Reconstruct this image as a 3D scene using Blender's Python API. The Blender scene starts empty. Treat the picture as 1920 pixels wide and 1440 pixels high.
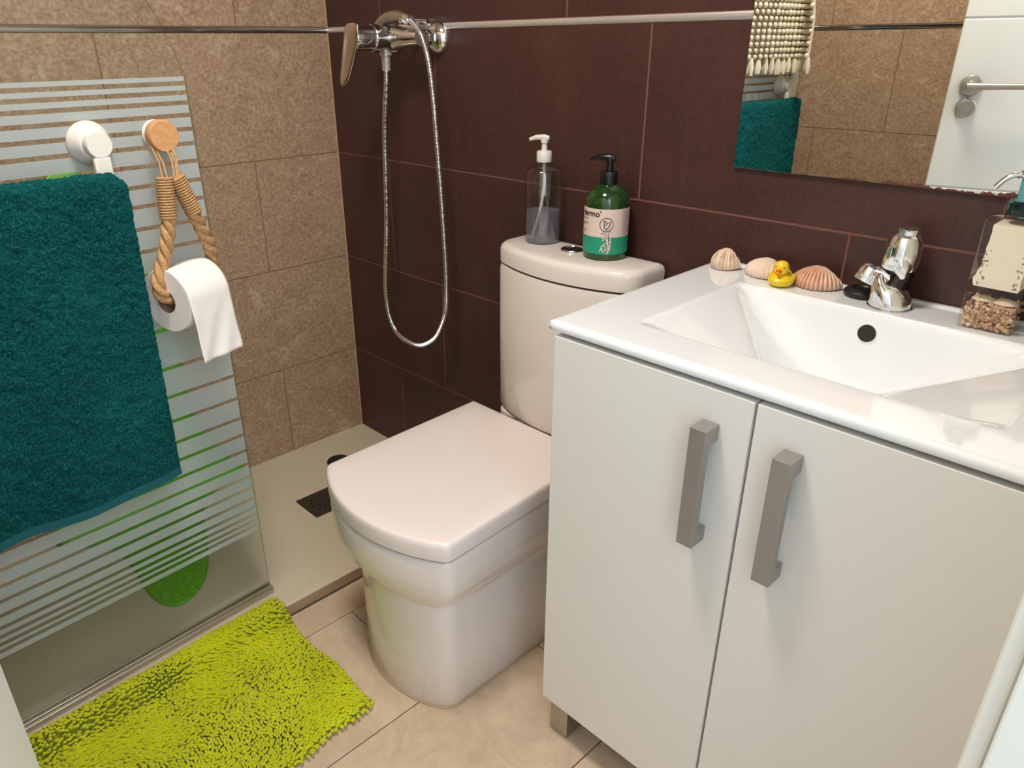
import bpy, bmesh, math, random
import numpy as np
from mathutils import Vector, Matrix, Euler
random.seed(7)
rng = np.random.RandomState(7)
SC = bpy.context.scene
COL = SC.collection
PI = math.pi

# ------------------------------------------------------------------ camera, world, lights, exposure
W, H = 1920, 1440
FPX, PX, PY = 1385.05, 905.26, 734.81
cam_d = bpy.data.cameras.new('camera')
cam = bpy.data.objects.new('camera', cam_d)
COL.objects.link(cam)
cam_d.sensor_fit = 'HORIZONTAL'
cam_d.sensor_width = 36.0
cam_d.lens = 36.0 * FPX / W
cam_d.shift_x = (W / 2 - PX) / W
cam_d.shift_y = (PY - H / 2) / W
cam_d.clip_start = 0.01
ya, pi_, ro = math.radians(46.7539), math.radians(25.2029), math.radians(-0.5916)
fw = Vector((-math.sin(ya) * math.cos(pi_), math.cos(ya) * math.cos(pi_), -math.sin(pi_)))
rt = Vector((math.cos(ya), math.sin(ya), 0))
up = rt.cross(fw)
r2 = math.cos(ro) * rt + math.sin(ro) * up
u2 = -math.sin(ro) * rt + math.cos(ro) * up
cam.matrix_world = Matrix(((r2.x, u2.x, -fw.x, 1.88596), (r2.y, u2.y, -fw.y, -1.21573), (r2.z, u2.z, -fw.z, 1.18224), (0, 0, 0, 1)))
SC.camera = cam

world = bpy.data.worlds.new('world')
SC.world = world
world.use_nodes = True
bg = world.node_tree.nodes['Background']
bg.inputs[0].default_value = (0.72, 0.86, 1.0, 1)
bg.inputs[1].default_value = 1.5

def area_light(name, loc, size, energy, color, rot=(0, 0, 0), shape='DISK', size_y=None):
    l = bpy.data.lights.new(name, 'AREA')
    l.shape = shape
    l.size = size
    if size_y: l.size_y = size_y
    l.energy = energy
    l.color = color
    o = bpy.data.objects.new(name, l)
    o.location = loc
    o.rotation_euler = rot
    COL.objects.link(o)
    return o
area_light('ceiling_lamp_light', (1.12, -0.84, 2.245), 0.34, 20.0, (1.0, 0.90, 0.79))
area_light('hall_daylight', (2.55, -1.05, 1.78), 1.1, 15.0, (0.84, 0.92, 1.0), (0, math.radians(72), 0), 'RECTANGLE', 1.2)

SC.view_settings.view_transform = 'Standard'
SC.view_settings.look = 'None'
SC.view_settings.gamma = 1
SC.view_settings.use_curve_mapping = False
SC.view_settings.exposure = 0.0
SC.cycles.max_bounces = 10
SC.cycles.transparent_max_bounces = 24
SC.cycles.transmission_bounces = 10
SC.cycles.caustics_reflective = False
SC.cycles.caustics_refractive = False
SC.cycles.sample_clamp_indirect = 4.0

# ------------------------------------------------------------------ materials
def srgb(r, g, b):
    f = lambda c: (c / 12.92) if c <= 0.04045 else ((c + 0.055) / 1.055) ** 2.4
    return (f(r / 255), f(g / 255), f(b / 255), 1)

class Mat:
    def __init__(s, name):
        s.m = bpy.data.materials.new(name)
        s.m.use_nodes = True
        s.nt = s.m.node_tree
        s.n = s.nt.nodes
        s.b = s.n['Principled BSDF']
        s.out = s.n['Material Output']
    def new(s, t, **kw):
        nd = s.n.new(t)
        for k, v in kw.items():
            if hasattr(nd, k) and not k.startswith('i_'): setattr(nd, k, v)
        return nd
    def l(s, a, b): s.nt.links.new(a, b)
    def noise(s, scale, detail=4, rough=0.55, vec=None, dist=0.0):
        nd = s.n.new('ShaderNodeTexNoise')
        nd.inputs['Scale'].default_value = scale
        nd.inputs['Detail'].default_value = detail
        nd.inputs['Roughness'].default_value = rough
        nd.inputs['Distortion'].default_value = dist
        if vec: s.l(vec, nd.inputs['Vector'])
        return nd
    def ramp(s, fac, stops):
        r = s.n.new('ShaderNodeValToRGB')
        while len(r.color_ramp.elements) < len(stops): r.color_ramp.elements.new(0.5)
        for e, (p, c) in zip(r.color_ramp.elements, stops):
            e.position = p
            e.color = c
        s.l(fac, r.inputs[0])
        return r
    def mix(s, fac, a, b, mode='MIX'):
        m = s.n.new('ShaderNodeMix')
        m.data_type = 'RGBA'
        m.blend_type = mode
        for sock, v in ((m.inputs[0], fac), (m.inputs[6], a), (m.inputs[7], b)):
            if isinstance(v, (int, float)): sock.default_value = v
            elif isinstance(v, tuple): sock.default_value = v
            else: s.l(v, sock)
        return m.outputs[2]
    def bump(s, h, strength=0.2, dist=0.002):
        b = s.n.new('ShaderNodeBump')
        b.inputs['Strength'].default_value = strength
        b.inputs['Distance'].default_value = dist
        s.l(h, b.inputs['Height'])
        s.l(b.outputs[0], s.b.inputs['Normal'])
        return b
    def objvec(s, scale=(1, 1, 1), random_offset=True):
        tc = s.n.new('ShaderNodeTexCoord')
        mp = s.n.new('ShaderNodeMapping')
        mp.inputs['Scale'].default_value = scale
        s.l(tc.outputs['Object'], mp.inputs[0])
        if random_offset:
            oi = s.n.new('ShaderNodeObjectInfo')
            mu = s.n.new('ShaderNodeVectorMath')
            mu.operation = 'MULTIPLY'
            mu.inputs[1].default_value = (17.3, 9.1, 23.7)
            cb = s.n.new('ShaderNodeCombineXYZ')
            for i in range(3): s.l(oi.outputs['Random'], cb.inputs[i])
            s.l(cb.outputs[0], mu.inputs[0])
            s.l(mu.outputs[0], mp.inputs['Location'])
        return mp.outputs[0]

def simple(name, col, rough=0.5, metal=0.0, coat=0.0, spec=0.5, sss=0.0):
    M = Mat(name)
    M.b.inputs['Base Color'].default_value = col
    M.b.inputs['Roughness'].default_value = rough
    M.b.inputs['Metallic'].default_value = metal
    M.b.inputs['Coat Weight'].default_value = coat
    M.b.inputs['Coat Roughness'].default_value = 0.05
    M.b.inputs['Specular IOR Level'].default_value = spec
    if sss:
        M.b.inputs['Subsurface Weight'].default_value = sss
        M.b.inputs['Subsurface Scale'].default_value = 0.005
    return M.m

def mat_brown():
    M = Mat('brown_tile')
    v = M.objvec((1, 1, 1))
    n1 = M.noise(5, 6, 0.6, v)
    st = M.noise(1, 3, 0.6, M.objvec((420, 1, 25)))
    sp = M.noise(90, 3, 0.7, v)
    r = M.ramp(n1.outputs[0], [(0.3, srgb(58, 32, 30)), (0.55, srgb(69, 40, 37)), (0.8, srgb(80, 50, 46))])
    c = M.mix(0.22, r.outputs[0], M.ramp(st.outputs[0], [(0.3, srgb(50, 30, 28)), (0.7, srgb(92, 62, 56))]).outputs[0])
    c = M.mix(0.15, c, M.ramp(sp.outputs[0], [(0.35, srgb(48, 28, 27)), (0.7, srgb(98, 68, 60))]).outputs[0])
    M.l(c, M.b.inputs['Base Color'])
    M.b.inputs['Roughness'].default_value = 0.42
    M.b.inputs['Specular IOR Level'].default_value = 0.45
    M.bump(st.outputs[0], 0.12, 0.0006)
    return M.m

def mat_beige():
    M = Mat('beige_stone_tile')
    v = M.objvec((1, 1, 1))
    big = M.noise(3.2, 5, 0.6, v, 0.6)
    mid = M.noise(18, 8, 0.72, v, 1.2)
    fine = M.noise(120, 6, 0.75, v)
    vein = M.noise(6.5, 9, 0.75, v, 2.6)
    c = M.ramp(big.outputs[0], [(0.3, srgb(170, 138, 108)), (0.5, srgb(184, 152, 121)), (0.72, srgb(194, 168, 140))]).outputs[0]
    c = M.mix(0.5, c, M.ramp(mid.outputs[0], [(0.34, srgb(138, 108, 84)), (0.5, srgb(170, 142, 115)), (0.68, srgb(198, 178, 152))]).outputs[0])
    c = M.mix(0.42, c, M.ramp(fine.outputs[0], [(0.38, srgb(116, 88, 68)), (0.60, srgb(212, 188, 160))]).outputs[0])
    vm = M.ramp(vein.outputs[0], [(0.47, (0, 0, 0, 1)), (0.495, (1, 1, 1, 1)), (0.52, (0, 0, 0, 1))])
    mask = M.ramp(big.outputs[0], [(0.46, (0, 0, 0, 1)), (0.6, (0.75, 0.75, 0.75, 1))])
    f = M.mix(1.0, vm.outputs[0], mask.outputs[0], 'MULTIPLY')
    c = M.mix(f, c, srgb(128, 98, 76))
    vm2 = M.ramp(mid.outputs[0], [(0.6, (0, 0, 0, 1)), (0.66, (0.6, 0.6, 0.6, 1)), (0.72, (0, 0, 0, 1))])
    c = M.mix(vm2.outputs[0], c, srgb(208, 188, 160))
    M.l(c, M.b.inputs['Base Color'])
    M.b.inputs['Roughness'].default_value = 0.38
    M.bump(fine.outputs[0], 0.1, 0.0006)
    return M.m

def mat_floor():
    M = Mat('sand_floor_tile')
    v = M.objvec((1, 1, 1))
    a = M.noise(4, 6, 0.6, v, 0.8)
    b = M.noise(14, 8, 0.7, v, 2.0)
    c = M.ramp(a.outputs[0], [(0.3, srgb(196, 172, 146)), (0.7, srgb(214, 192, 166))]).outputs[0]
    c = M.mix(0.35, c, M.ramp(b.outputs[0], [(0.4, srgb(182, 158, 134)), (0.56, srgb(212, 190, 164)), (0.7, srgb(222, 204, 180))]).outputs[0])
    M.l(c, M.b.inputs['Base Color'])
    M.b.inputs['Roughness'].default_value = 0.45
    M.bump(b.outputs[0], 0.05, 0.001)
    return M.m

def mat_tray():
    M = Mat('resin_tray')
    v = M.objvec((1, 1, 1), False)
    a = M.noise(260, 3, 0.6, v)
    c = M.ramp(a.outputs[0], [(0.3, srgb(206, 194, 170)), (0.7, srgb(218, 206, 183))])
    M.l(c.outputs[0], M.b.inputs['Base Color'])
    M.b.inputs['Roughness'].default_value = 0.5
    M.bump(a.outputs[0], 0.15, 0.0006)
    return M.m

def mat_towel():
    M = Mat('teal_terry')
    v = M.objvec((1, 1, 1), False)
    a = M.noise(380, 4, 0.7, v, 0.5)
    b = M.noise(7, 3, 0.5, v)
    c = M.ramp(a.outputs[0], [(0.38, srgb(0, 36, 38)), (0.5, srgb(2, 74, 74)), (0.64, srgb(44, 128, 124))]).outputs[0]
    c = M.mix(0.3, c, M.ramp(b.outputs[0], [(0.35, srgb(0, 58, 60)), (0.65, srgb(14, 98, 98))]).outputs[0])
    M.l(c, M.b.inputs['Base Color'])
    M.b.inputs['Roughness'].default_value = 1.0
    M.b.inputs['Specular IOR Level'].default_value = 0.1
    M.b.inputs['Sheen Weight'].default_value = 0.25
    M.b.inputs['Sheen Tint'].default_value = srgb(60, 170, 170)
    M.bump(a.outputs[0], 1.0, 0.004)
    return M.m

def mat_chenille():
    M = Mat('lime_chenille')
    v = M.objvec((1, 1, 1), False)
    a = M.noise(9, 3, 0.5, v)
    b = M.noise(600, 3, 0.6, v)
    c = M.ramp(a.outputs[0], [(0.3, srgb(188, 194, 10)), (0.7, srgb(208, 212, 24))]).outputs[0]
    M.l(c, M.b.inputs['Base Color'])
    M.b.inputs['Roughness'].default_value = 0.95
    M.b.inputs['Specular IOR Level'].default_value = 0.15
    M.b.inputs['Sheen Weight'].default_value = 0.2
    M.bump(b.outputs[0], 0.5, 0.001)
    return M.m

def mat_wood():
    M = Mat('pale_wood')
    w = M.new('ShaderNodeTexWave')
    w.bands_direction = 'Z'
    w.inputs['Scale'].default_value = 40
    w.inputs['Distortion'].default_value = 9
    w.inputs['Detail'].default_value = 3
    w.inputs['Detail Scale'].default_value = 1.2
    M.l(M.objvec((1, 1, 0.5), False), w.inputs['Vector'])
    c = M.ramp(w.outputs[0], [(0.1, srgb(206, 152, 100)), (0.9, srgb(214, 162, 110))])
    M.l(c.outputs[0], M.b.inputs['Base Color'])
    M.b.inputs['Roughness'].default_value = 0.5
    return M.m

def mat_rope():
    M = Mat('jute_rope')
    v = M.objvec((1, 1, 1), False)
    a = M.noise(300, 4, 0.7, v, 1.0)
    c = M.ramp(a.outputs[0], [(0.3, srgb(150, 108, 66)), (0.55, srgb(198, 156, 108)), (0.75, srgb(224, 188, 142))])
    M.l(c.outputs[0], M.b.inputs['Base Color'])
    M.b.inputs['Roughness'].default_value = 0.9
    M.bump(a.outputs[0], 0.6, 0.001)
    return M.m

def mat_glass_clear(name='clear_glass', tint=(0.965, 0.985, 0.975, 1), f=0.02):
    M = Mat(name)
    M.n.remove(M.b)
    t = M.new('ShaderNodeBsdfTransparent')
    t.inputs[0].default_value = tint
    g = M.new('ShaderNodeBsdfGlossy')
    g.inputs['Roughness'].default_value = 0.02
    lw = M.new('ShaderNodeLayerWeight'); lw.inputs[0].default_value = 0.5
    pw = M.new('ShaderNodeMath', operation='POWER'); pw.inputs[1].default_value = 4.0
    ml = M.new('ShaderNodeMath', operation='MULTIPLY_ADD'); ml.inputs[1].default_value = 0.6; ml.inputs[2].default_value = f
    M.l(lw.outputs['Facing'], pw.inputs[0]); M.l(pw.outputs[0], ml.inputs[0])
    mx = M.new('ShaderNodeMixShader')
    M.l(ml.outputs[0], mx.inputs[0]); M.l(t.outputs[0], mx.inputs[1]); M.l(g.outputs[0], mx.inputs[2])
    M.l(mx.outputs[0], M.out.inputs[0])
    return M.m

def mat_frost():
    M = Mat('frosted_stripe')
    M.n.remove(M.b)
    d = M.new('ShaderNodeBsdfDiffuse'); d.inputs[0].default_value = srgb(236, 246, 250)
    tl = M.new('ShaderNodeBsdfTranslucent'); tl.inputs[0].default_value = srgb(236, 248, 246)
    rf = M.new('ShaderNodeBsdfRefraction'); rf.inputs[0].default_value = (0.93, 0.99, 0.97, 1)
    rf.inputs['Roughness'].default_value = 0.36
    rf.inputs['IOR'].default_value = 1.12
    a = M.new('ShaderNodeMixShader'); a.inputs[0].default_value = 0.36
    M.l(d.outputs[0], a.inputs[1]); M.l(tl.outputs[0], a.inputs[2])
    b = M.new('ShaderNodeMixShader'); b.inputs[0].default_value = 0.36
    M.l(a.outputs[0], b.inputs[1]); M.l(rf.outputs[0], b.inputs[2])
    g = M.new('ShaderNodeBsdfGlossy'); g.inputs['Roughness'].default_value = 0.25
    c = M.new('ShaderNodeMixShader'); c.inputs[0].default_value = 0.05
    M.l(b.outputs[0], c.inputs[1]); M.l(g.outputs[0], c.inputs[2])
    tp = M.new('ShaderNodeBsdfTransparent'); tp.inputs[0].default_value = (0.95, 1.0, 0.98, 1)
    e = M.new('ShaderNodeMixShader'); e.inputs[0].default_value = 0.17
    M.l(c.outputs[0], e.inputs[1]); M.l(tp.outputs[0], e.inputs[2])
    M.l(e.outputs[0], M.out.inputs[0])
    return M.m

def mat_trans(name, col, rough=0.0, ior=1.45):
    M = Mat(name)
    M.b.inputs['Base Color'].default_value = col
    M.b.inputs['Transmission Weight'].default_value = 1
    M.b.inputs['Roughness'].default_value = rough
    M.b.inputs['IOR'].default_value = ior
    return M.m

def mat_haze(name, tint, col, k):
    M = Mat(name); M.n.remove(M.b)
    t = M.new('ShaderNodeBsdfTransparent'); t.inputs[0].default_value = tint
    d = M.new('ShaderNodeBsdfDiffuse'); d.inputs[0].default_value = col
    g = M.new('ShaderNodeBsdfGlossy'); g.inputs['Roughness'].default_value = 0.03
    a = M.new('ShaderNodeMixShader'); a.inputs[0].default_value = k
    M.l(t.outputs[0], a.inputs[1]); M.l(d.outputs[0], a.inputs[2])
    b = M.new('ShaderNodeMixShader'); b.inputs[0].default_value = 0.06
    M.l(a.outputs[0], b.inputs[1]); M.l(g.outputs[0], b.inputs[2]); M.l(b.outputs[0], M.out.inputs[0])
    return M.m

def mat_mirror():
    M = Mat('silvered_mirror')
    M.b.inputs['Metallic'].default_value = 1
    M.b.inputs['Roughness'].default_value = 0.0
    tc = M.new('ShaderNodeTexCoord')
    sp = M.new('ShaderNodeSeparateXYZ')
    M.l(tc.outputs['Object'], sp.inputs[0])
    n = M.noise(45, 6, 0.7, tc.outputs['Object'])
    # corroded silvering creeping up from the bottom edge (object z = height above that edge, x = distance along it)
    band = M.new('ShaderNodeMath', operation='MULTIPLY_ADD')
    M.l(n.outputs[0], band.inputs[0]); band.inputs[1].default_value = 0.030; band.inputs[2].default_value = -0.011
    side = M.new('ShaderNodeMapRange')
    side.inputs['From Min'].default_value = 0.10; side.inputs['From Max'].default_value = 0.26
    M.l(sp.outputs['X'], side.inputs['Value'])
    mu = M.new('ShaderNodeMath', operation='MULTIPLY')
    M.l(band.outputs[0], mu.inputs[0]); M.l(side.outputs[0], mu.inputs[1])
    lt = M.new('ShaderNodeMath', operation='LESS_THAN')
    M.l(sp.outputs['Z'], lt.inputs[0]); M.l(mu.outputs[0], lt.inputs[1])
    c = M.mix(lt.outputs[0], (0.93, 0.94, 0.92, 1), srgb(92, 52, 38))
    M.l(c, M.b.inputs['Base Color'])
    inv = M.new('ShaderNodeMath', operation='SUBTRACT'); inv.inputs[0].default_value = 1.0
    M.l(lt.outputs[0], inv.inputs[1]); M.l(inv.outputs[0], M.b.inputs['Metallic'])
    sc = M.new('ShaderNodeMath', operation='MULTIPLY'); sc.inputs[1].default_value = 0.7
    M.l(lt.outputs[0], sc.inputs[0]); M.l(sc.outputs[0], M.b.inputs['Roughness'])
    return M.m

def mat_shell(name, c1, c2, c3):
    M = Mat(name)
    tc = M.new('ShaderNodeTexCoord')
    sp = M.new('ShaderNodeSeparateXYZ')
    M.l(tc.outputs['UV'], sp.inputs[0])
    wv = M.new('ShaderNodeMath', operation='SINE')
    mu = M.new('ShaderNodeMath', operation='MULTIPLY'); mu.inputs[1].default_value = 2 * PI * 15
    M.l(sp.outputs['X'], mu.inputs[0]); M.l(mu.outputs[0], wv.inputs[0])
    mr = M.new('ShaderNodeMapRange'); mr.inputs['From Min'].default_value = -1
    M.l(wv.outputs[0], mr.inputs['Value'])
    r = M.ramp(sp.outputs['Y'], [(0.0, c1), (0.55, c2), (0.8, c3), (1.0, c2)])
    c = M.mix(mr.outputs[0], c1, r.outputs[0])
    nn = M.noise(90, 3, 0.6, tc.outputs['Object'])
    c = M.mix(0.25, c, M.ramp(nn.outputs[0], [(0.35, c3), (0.65, c1)]).outputs[0])
    M.l(c, M.b.inputs['Base Color'])
    M.b.inputs['Roughness'].default_value = 0.55
    return M.m

def mat_gravel():
    M = Mat('shell_gravel')
    oi = M.noise(260, 3, 0.6, M.objvec((1, 1, 1), False))
    v = M.new('ShaderNodeTexVoronoi'); v.inputs['Scale'].default_value = 190
    M.l(M.objvec((1, 1, 1), False), v.inputs['Vector'])
    c = M.ramp(v.outputs['Color'], [(0.1, srgb(150, 100, 76)), (0.5, srgb(206, 164, 128)), (0.9, srgb(236, 214, 194))])
    M.l(c.outputs[0], M.b.inputs['Base Color'])
    return M.m

def mat_scale_metal(name, col, rough, scale):
    M = Mat(name)
    M.b.inputs['Metallic'].default_value = 1
    n = M.noise(1, 3, 0.6, M.objvec(scale, False))
    c = M.ramp(n.outputs[0], [(0.3, tuple(x * 0.85 for x in col[:3]) + (1,)), (0.7, col)])
    M.l(c.outputs[0], M.b.inputs['Base Color'])
    M.b.inputs['Roughness'].default_value = rough
    return M.m

MT = dict(
    brown=mat_brown(), beige=mat_beige(), floor=mat_floor(), tray=mat_tray(), towel=mat_towel(), lime=mat_chenille(),
    wood=mat_wood(), rope=mat_rope(), pane=mat_glass_clear(), frost=mat_frost(), mirror=mat_mirror(),
    grout_dark=simple('brown_grout', srgb(116, 76, 68), 0.9), grout_beige=simple('beige_grout', srgb(140, 110, 86), 0.9),
    grout_floor=simple('floor_grout', srgb(140, 108, 80), 0.9),
    ceramic=simple('white_ceramic', srgb(232, 224, 218), 0.12, 0, 0.3), lid=simple('toilet_lid_plastic', srgb(236, 226, 222), 0.25),
    basin=simple('basin_ceramic', srgb(240, 245, 250), 0.08, 0, 0.5), seam=simple('dark_seam', srgb(70, 60, 54), 0.8),
    lacquer=simple('white_lacquer', srgb(229, 227, 223), 0.3, 0, 0.1), door=simple('white_door_paint', srgb(232, 231, 222), 0.4),
    plaster=simple('white_plaster', srgb(226, 222, 212), 0.9),
    chrome=simple('chrome', (0.90, 0.92, 0.94, 1), 0.10, 1), dkchrome=simple('aged_chrome', (0.55, 0.55, 0.56, 1), 0.12, 1),
    steel=mat_scale_metal('brushed_steel', srgb(190, 186, 178), 0.32, (30, 30, 900)),
    alu=simple('satin_aluminium', srgb(196, 190, 178), 0.38, 1), grey=simple('grey_handle_paint', srgb(158, 154, 150), 0.38, 0.55),
    hose=simple('hose_metal', (0.78, 0.78, 0.78, 1), 0.18, 1), trimc=simple('polished_trim', (0.80, 0.77, 0.76, 1), 0.32, 0.75),
    white=simple('white_plastic', srgb(238, 234, 224), 0.4), tissue=None, black=simple('black_rubber', srgb(22, 22, 26), 0.45),
    blackp=simple('black_plastic', srgb(14, 18, 20), 0.25), green_mat=simple('green_vinyl', srgb(102, 182, 52), 0.35, spec=0.6),
    duck=simple('yellow_vinyl', srgb(238, 204, 40), 0.35, sss=0.1), beak=simple('orange_paint', srgb(240, 130, 30), 0.4),
    eye=simple('dark_eye', srgb(30, 20, 20), 0.3), clearp=mat_glass_clear('clear_plastic', (0.95, 0.955, 0.96, 1), 0.045),
    water=mat_haze('soap_liquid', (0.86, 0.87, 0.90, 1), srgb(172, 174, 186), 0.26), pump=simple('pump_plastic', srgb(222, 216, 212), 0.35),
    gglass=mat_trans('green_bottle_plastic', srgb(70, 168, 30), 0.03, 1.4), label=simple('paper_label', srgb(226, 206, 196), 0.6),
    labelg=simple('green_label', srgb(34, 152, 122), 0.5), ink=simple('ink', srgb(40, 36, 40), 0.6), inkp=simple('pale_ink', srgb(228, 206, 200), 0.6),
    aqua=mat_trans('aqua_plastic', srgb(130, 205, 205), 0.08, 1.4), cream=simple('cream_paper', srgb(246, 238, 222), 0.8),
    gravel=mat_gravel(), bobble=simple('cream_cotton', srgb(224, 215, 190), 0.95), dark=simple('dark_hole', srgb(40, 38, 34), 0.8),
    shell1=mat_shell('pale_scallop', srgb(240, 224, 204), srgb(226, 196, 166), srgb(176, 134, 108)),
    shell2=mat_shell('blush_scallop', srgb(240, 220, 204), srgb(232, 204, 184), srgb(222, 190, 170)),
    shell3=mat_shell('rust_scallop', srgb(236, 206, 182), srgb(212, 150, 112), srgb(174, 96, 66)),
)
def mat_tissue():
    M = Mat('tissue_paper')
    M.b.inputs['Base Color'].default_value = srgb(244, 240, 234)
    M.b.inputs['Roughness'].default_value = 0.95
    v = M.new('ShaderNodeTexVoronoi'); v.inputs['Scale'].default_value = 60
    M.l(M.objvec((1, 1, 1), False), v.inputs['Vector'])
    M.bump(v.outputs[0], 0.25, 0.001)
    return M.m
MT['tissue'] = mat_tissue()
MT['hoseend'] = simple('hose_end_metal', srgb(186, 178, 168), 0.32, 0.45)

# ------------------------------------------------------------------ mesh helpers
class MB:
    def __init__(s): s.v = []; s.f = []; s.uv = None
    def add(s, vs, fs):
        n = len(s.v)
        s.v += [tuple(v) for v in vs]
        s.f += [tuple(i + n for i in f) for f in fs]
        return s
    def box(s, a, b, M=None):
        x0, y0, z0 = a; x1, y1, z1 = b
        vs = [Vector(p) for p in ((x0, y0, z0), (x1, y0, z0), (x1, y1, z0), (x0, y1, z0), (x0, y0, z1), (x1, y0, z1), (x1, y1, z1), (x0, y1, z1))]
        if M: vs = [M @ v for v in vs]
        return s.add(vs, [(0, 3, 2, 1), (4, 5, 6, 7), (0, 1, 5, 4), (1, 2, 6, 5), (2, 3, 7, 6), (3, 0, 4, 7)])
    def rings(s, rings, closed=True, cap0=True, cap1=True):
        n = len(rings[0]); vs = []; fs = []
        for r in rings: vs += list(r)
        for i in range(len(rings) - 1):
            for j in range(n if closed else n - 1):
                k = (j + 1) % n
                fs.append((i * n + j, i * n + k, (i + 1) * n + k, (i + 1) * n + j))
        if cap0: fs.append(tuple(range(n - 1, -1, -1)))
        if cap1: fs.append(tuple((len(rings) - 1) * n + j for j in range(n)))
        return s.add(vs, fs)
    def lathe(s, prof, seg=32, M=None, cap0=True, cap1=True):
        rs = []
        for r, z in prof:
            ring = [Vector((max(r, 1e-5) * math.cos(2 * PI * j / seg), max(r, 1e-5) * math.sin(2 * PI * j / seg), z)) for j in range(seg)]
            if M: ring = [M @ p for p in ring]
            rs.append(ring)
        return s.rings(rs, True, cap0, cap1)
    def tube(s, path, rad, seg=10, cap=True, flat=None):
        path = [Vector(p) for p in path]
        n = len(path)
        if not hasattr(rad, '__len__'): rad = [rad] * n
        rs = []; prev = None
        for i, p in enumerate(path):
            t = (path[min(i + 1, n - 1)] - path[max(i - 1, 0)]).normalized()
            if prev is None:
                a = Vector((0, 0, 1)) if abs(t.z) < 0.9 else Vector((1, 0, 0))
                u = t.cross(a).normalized()
            else: u = (prev - t * prev.dot(t)).normalized()
            prev = u
            w = t.cross(u)
            rs.append([p + (u * math.cos(2 * PI * j / seg) + w * math.sin(2 * PI * j / seg) * (flat or 1)) * rad[i] for j in range(seg)])
        return s.rings(rs, True, cap, cap)
    def build(s, name, mat, parent=None, smooth=True, bevel=0, origin=None, bseg=2, auto=40):
        me = bpy.data.meshes.new(name)
        vs = s.v
        if origin is not None:
            ox, oy, oz = origin
            vs = [(a - ox, b - oy, c - oz) for a, b, c in vs]
        me.from_pydata(vs, [], s.f)
        me.validate()
        bm = bmesh.new(); bm.from_mesh(me)
        bmesh.ops.recalc_face_normals(bm, faces=bm.faces)
        if smooth:
            for f in bm.faces: f.smooth = True
            for e in bm.edges:
                if len(e.link_faces) == 2 and e.calc_face_angle(0) > math.radians(auto): e.smooth = False
        bm.to_mesh(me); bm.free()
        me.materials.append(mat)
        o = bpy.data.objects.new(name, me)
        if origin is not None: o.location = origin
        COL.objects.link(o)
        if bevel:
            b = o.modifiers.new('bevel', 'BEVEL'); b.width = bevel; b.segments = bseg; b.limit_method = 'ANGLE'; b.angle_limit = math.radians(35)
            b.harden_normals = False
        if parent is not None:
            o.parent = parent
            if parent.type == 'EMPTY' or True:
                o.matrix_parent_inverse = parent_inv(parent)
        return o

def parent_inv(p):
    m = Matrix.LocRotScale(p.location, p.rotation_euler, p.scale)
    if p.parent: m = parent_world(p)
    return m.inverted()
def parent_world(p):
    m = Matrix.LocRotScale(p.location, p.rotation_euler, p.scale)
    if p.parent: m = parent_world(p.parent) @ p.matrix_parent_inverse @ m
    return m

def thing(name, label, cat, loc=(0, 0, 0), group=None):
    o = bpy.data.objects.new(name, None)
    o.empty_display_size = 0.05
    o.location = loc
    COL.objects.link(o)
    o['label'] = label; o['category'] = cat
    if group: o['group'] = group
    return o
def tag(o, label, cat, group=None, kind=None):
    o['label'] = label; o['category'] = cat
    if group: o['group'] = group
    if kind: o['kind'] = kind
    return o
def struct(o, label=None):
    o['kind'] = 'structure'
    if label: o['label'] = label
    return o
def catmull(pts, n=8):
    P = [Vector(p) for p in pts]
    out = []
    for i in range(len(P) - 1):
        p0 = P[max(i - 1, 0)]; p1 = P[i]; p2 = P[i + 1]; p3 = P[min(i + 2, len(P) - 1)]
        for k in range(n):
            t = k / n
            out.append(0.5 * ((2 * p1) + (-p0 + p2) * t + (2 * p0 - 5 * p1 + 4 * p2 - p3) * t * t + (-p0 + 3 * p1 - 3 * p2 + p3) * t ** 3))
    out.append(P[-1])
    return out
def frame(origin, zdir, xdir=(0, 0, 1)):
    z = Vector(zdir).normalized(); x = Vector(xdir); x = (x - z * x.dot(z)).normalized(); y = z.cross(x)
    o = Vector(origin)
    return Matrix(((x.x, y.x, z.x, o.x), (x.y, y.y, z.y, o.y), (x.z, y.z, z.z, o.z), (0, 0, 0, 1)))

# ------------------------------------------------------------------ setting: tiled surfaces
XR, YF, ZC = 1.865, -1.51, 2.30      # right wall, front wall (behind the camera), ceiling
Z1 = 0.9072
TRIM_Z = 1.2204
COURSES = [(0.0072, 0.3072), (0.3072, 0.6072), (0.6072, 0.9072), (0.9072, TRIM_Z - 0.006), (TRIM_Z + 0.006, 1.5264), (1.5264, 1.8264), (1.8264, 2.1264), (2.1264, ZC)]
tile_cache = {}
def tile_mesh(w, h, t, mat, key):
    k = (round(w, 4), round(h, 4), key)
    if k in tile_cache: return tile_cache[k]
    b = 0.0012
    mb = MB()
    mb.rings([[(0, 0, 0), (w, 0, 0), (w, h, 0), (0, h, 0)], [(0, 0, t - b), (w, 0, t - b), (w, h, t - b), (0, h, t - b)],
              [(b, b, t), (w - b, b, t), (w - b, h - b, t), (b, h - b, t)]])
    me = bpy.data.meshes.new('tile')
    me.from_pydata(mb.v, [], mb.f)
    me.materials.append(mat)
    tile_cache[k] = me
    return me
def place_tile(me, parent, M):
    o = bpy.data.objects.new('tile', me)
    o.matrix_basis = M
    o.parent = parent
    COL.objects.link(o)
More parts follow.
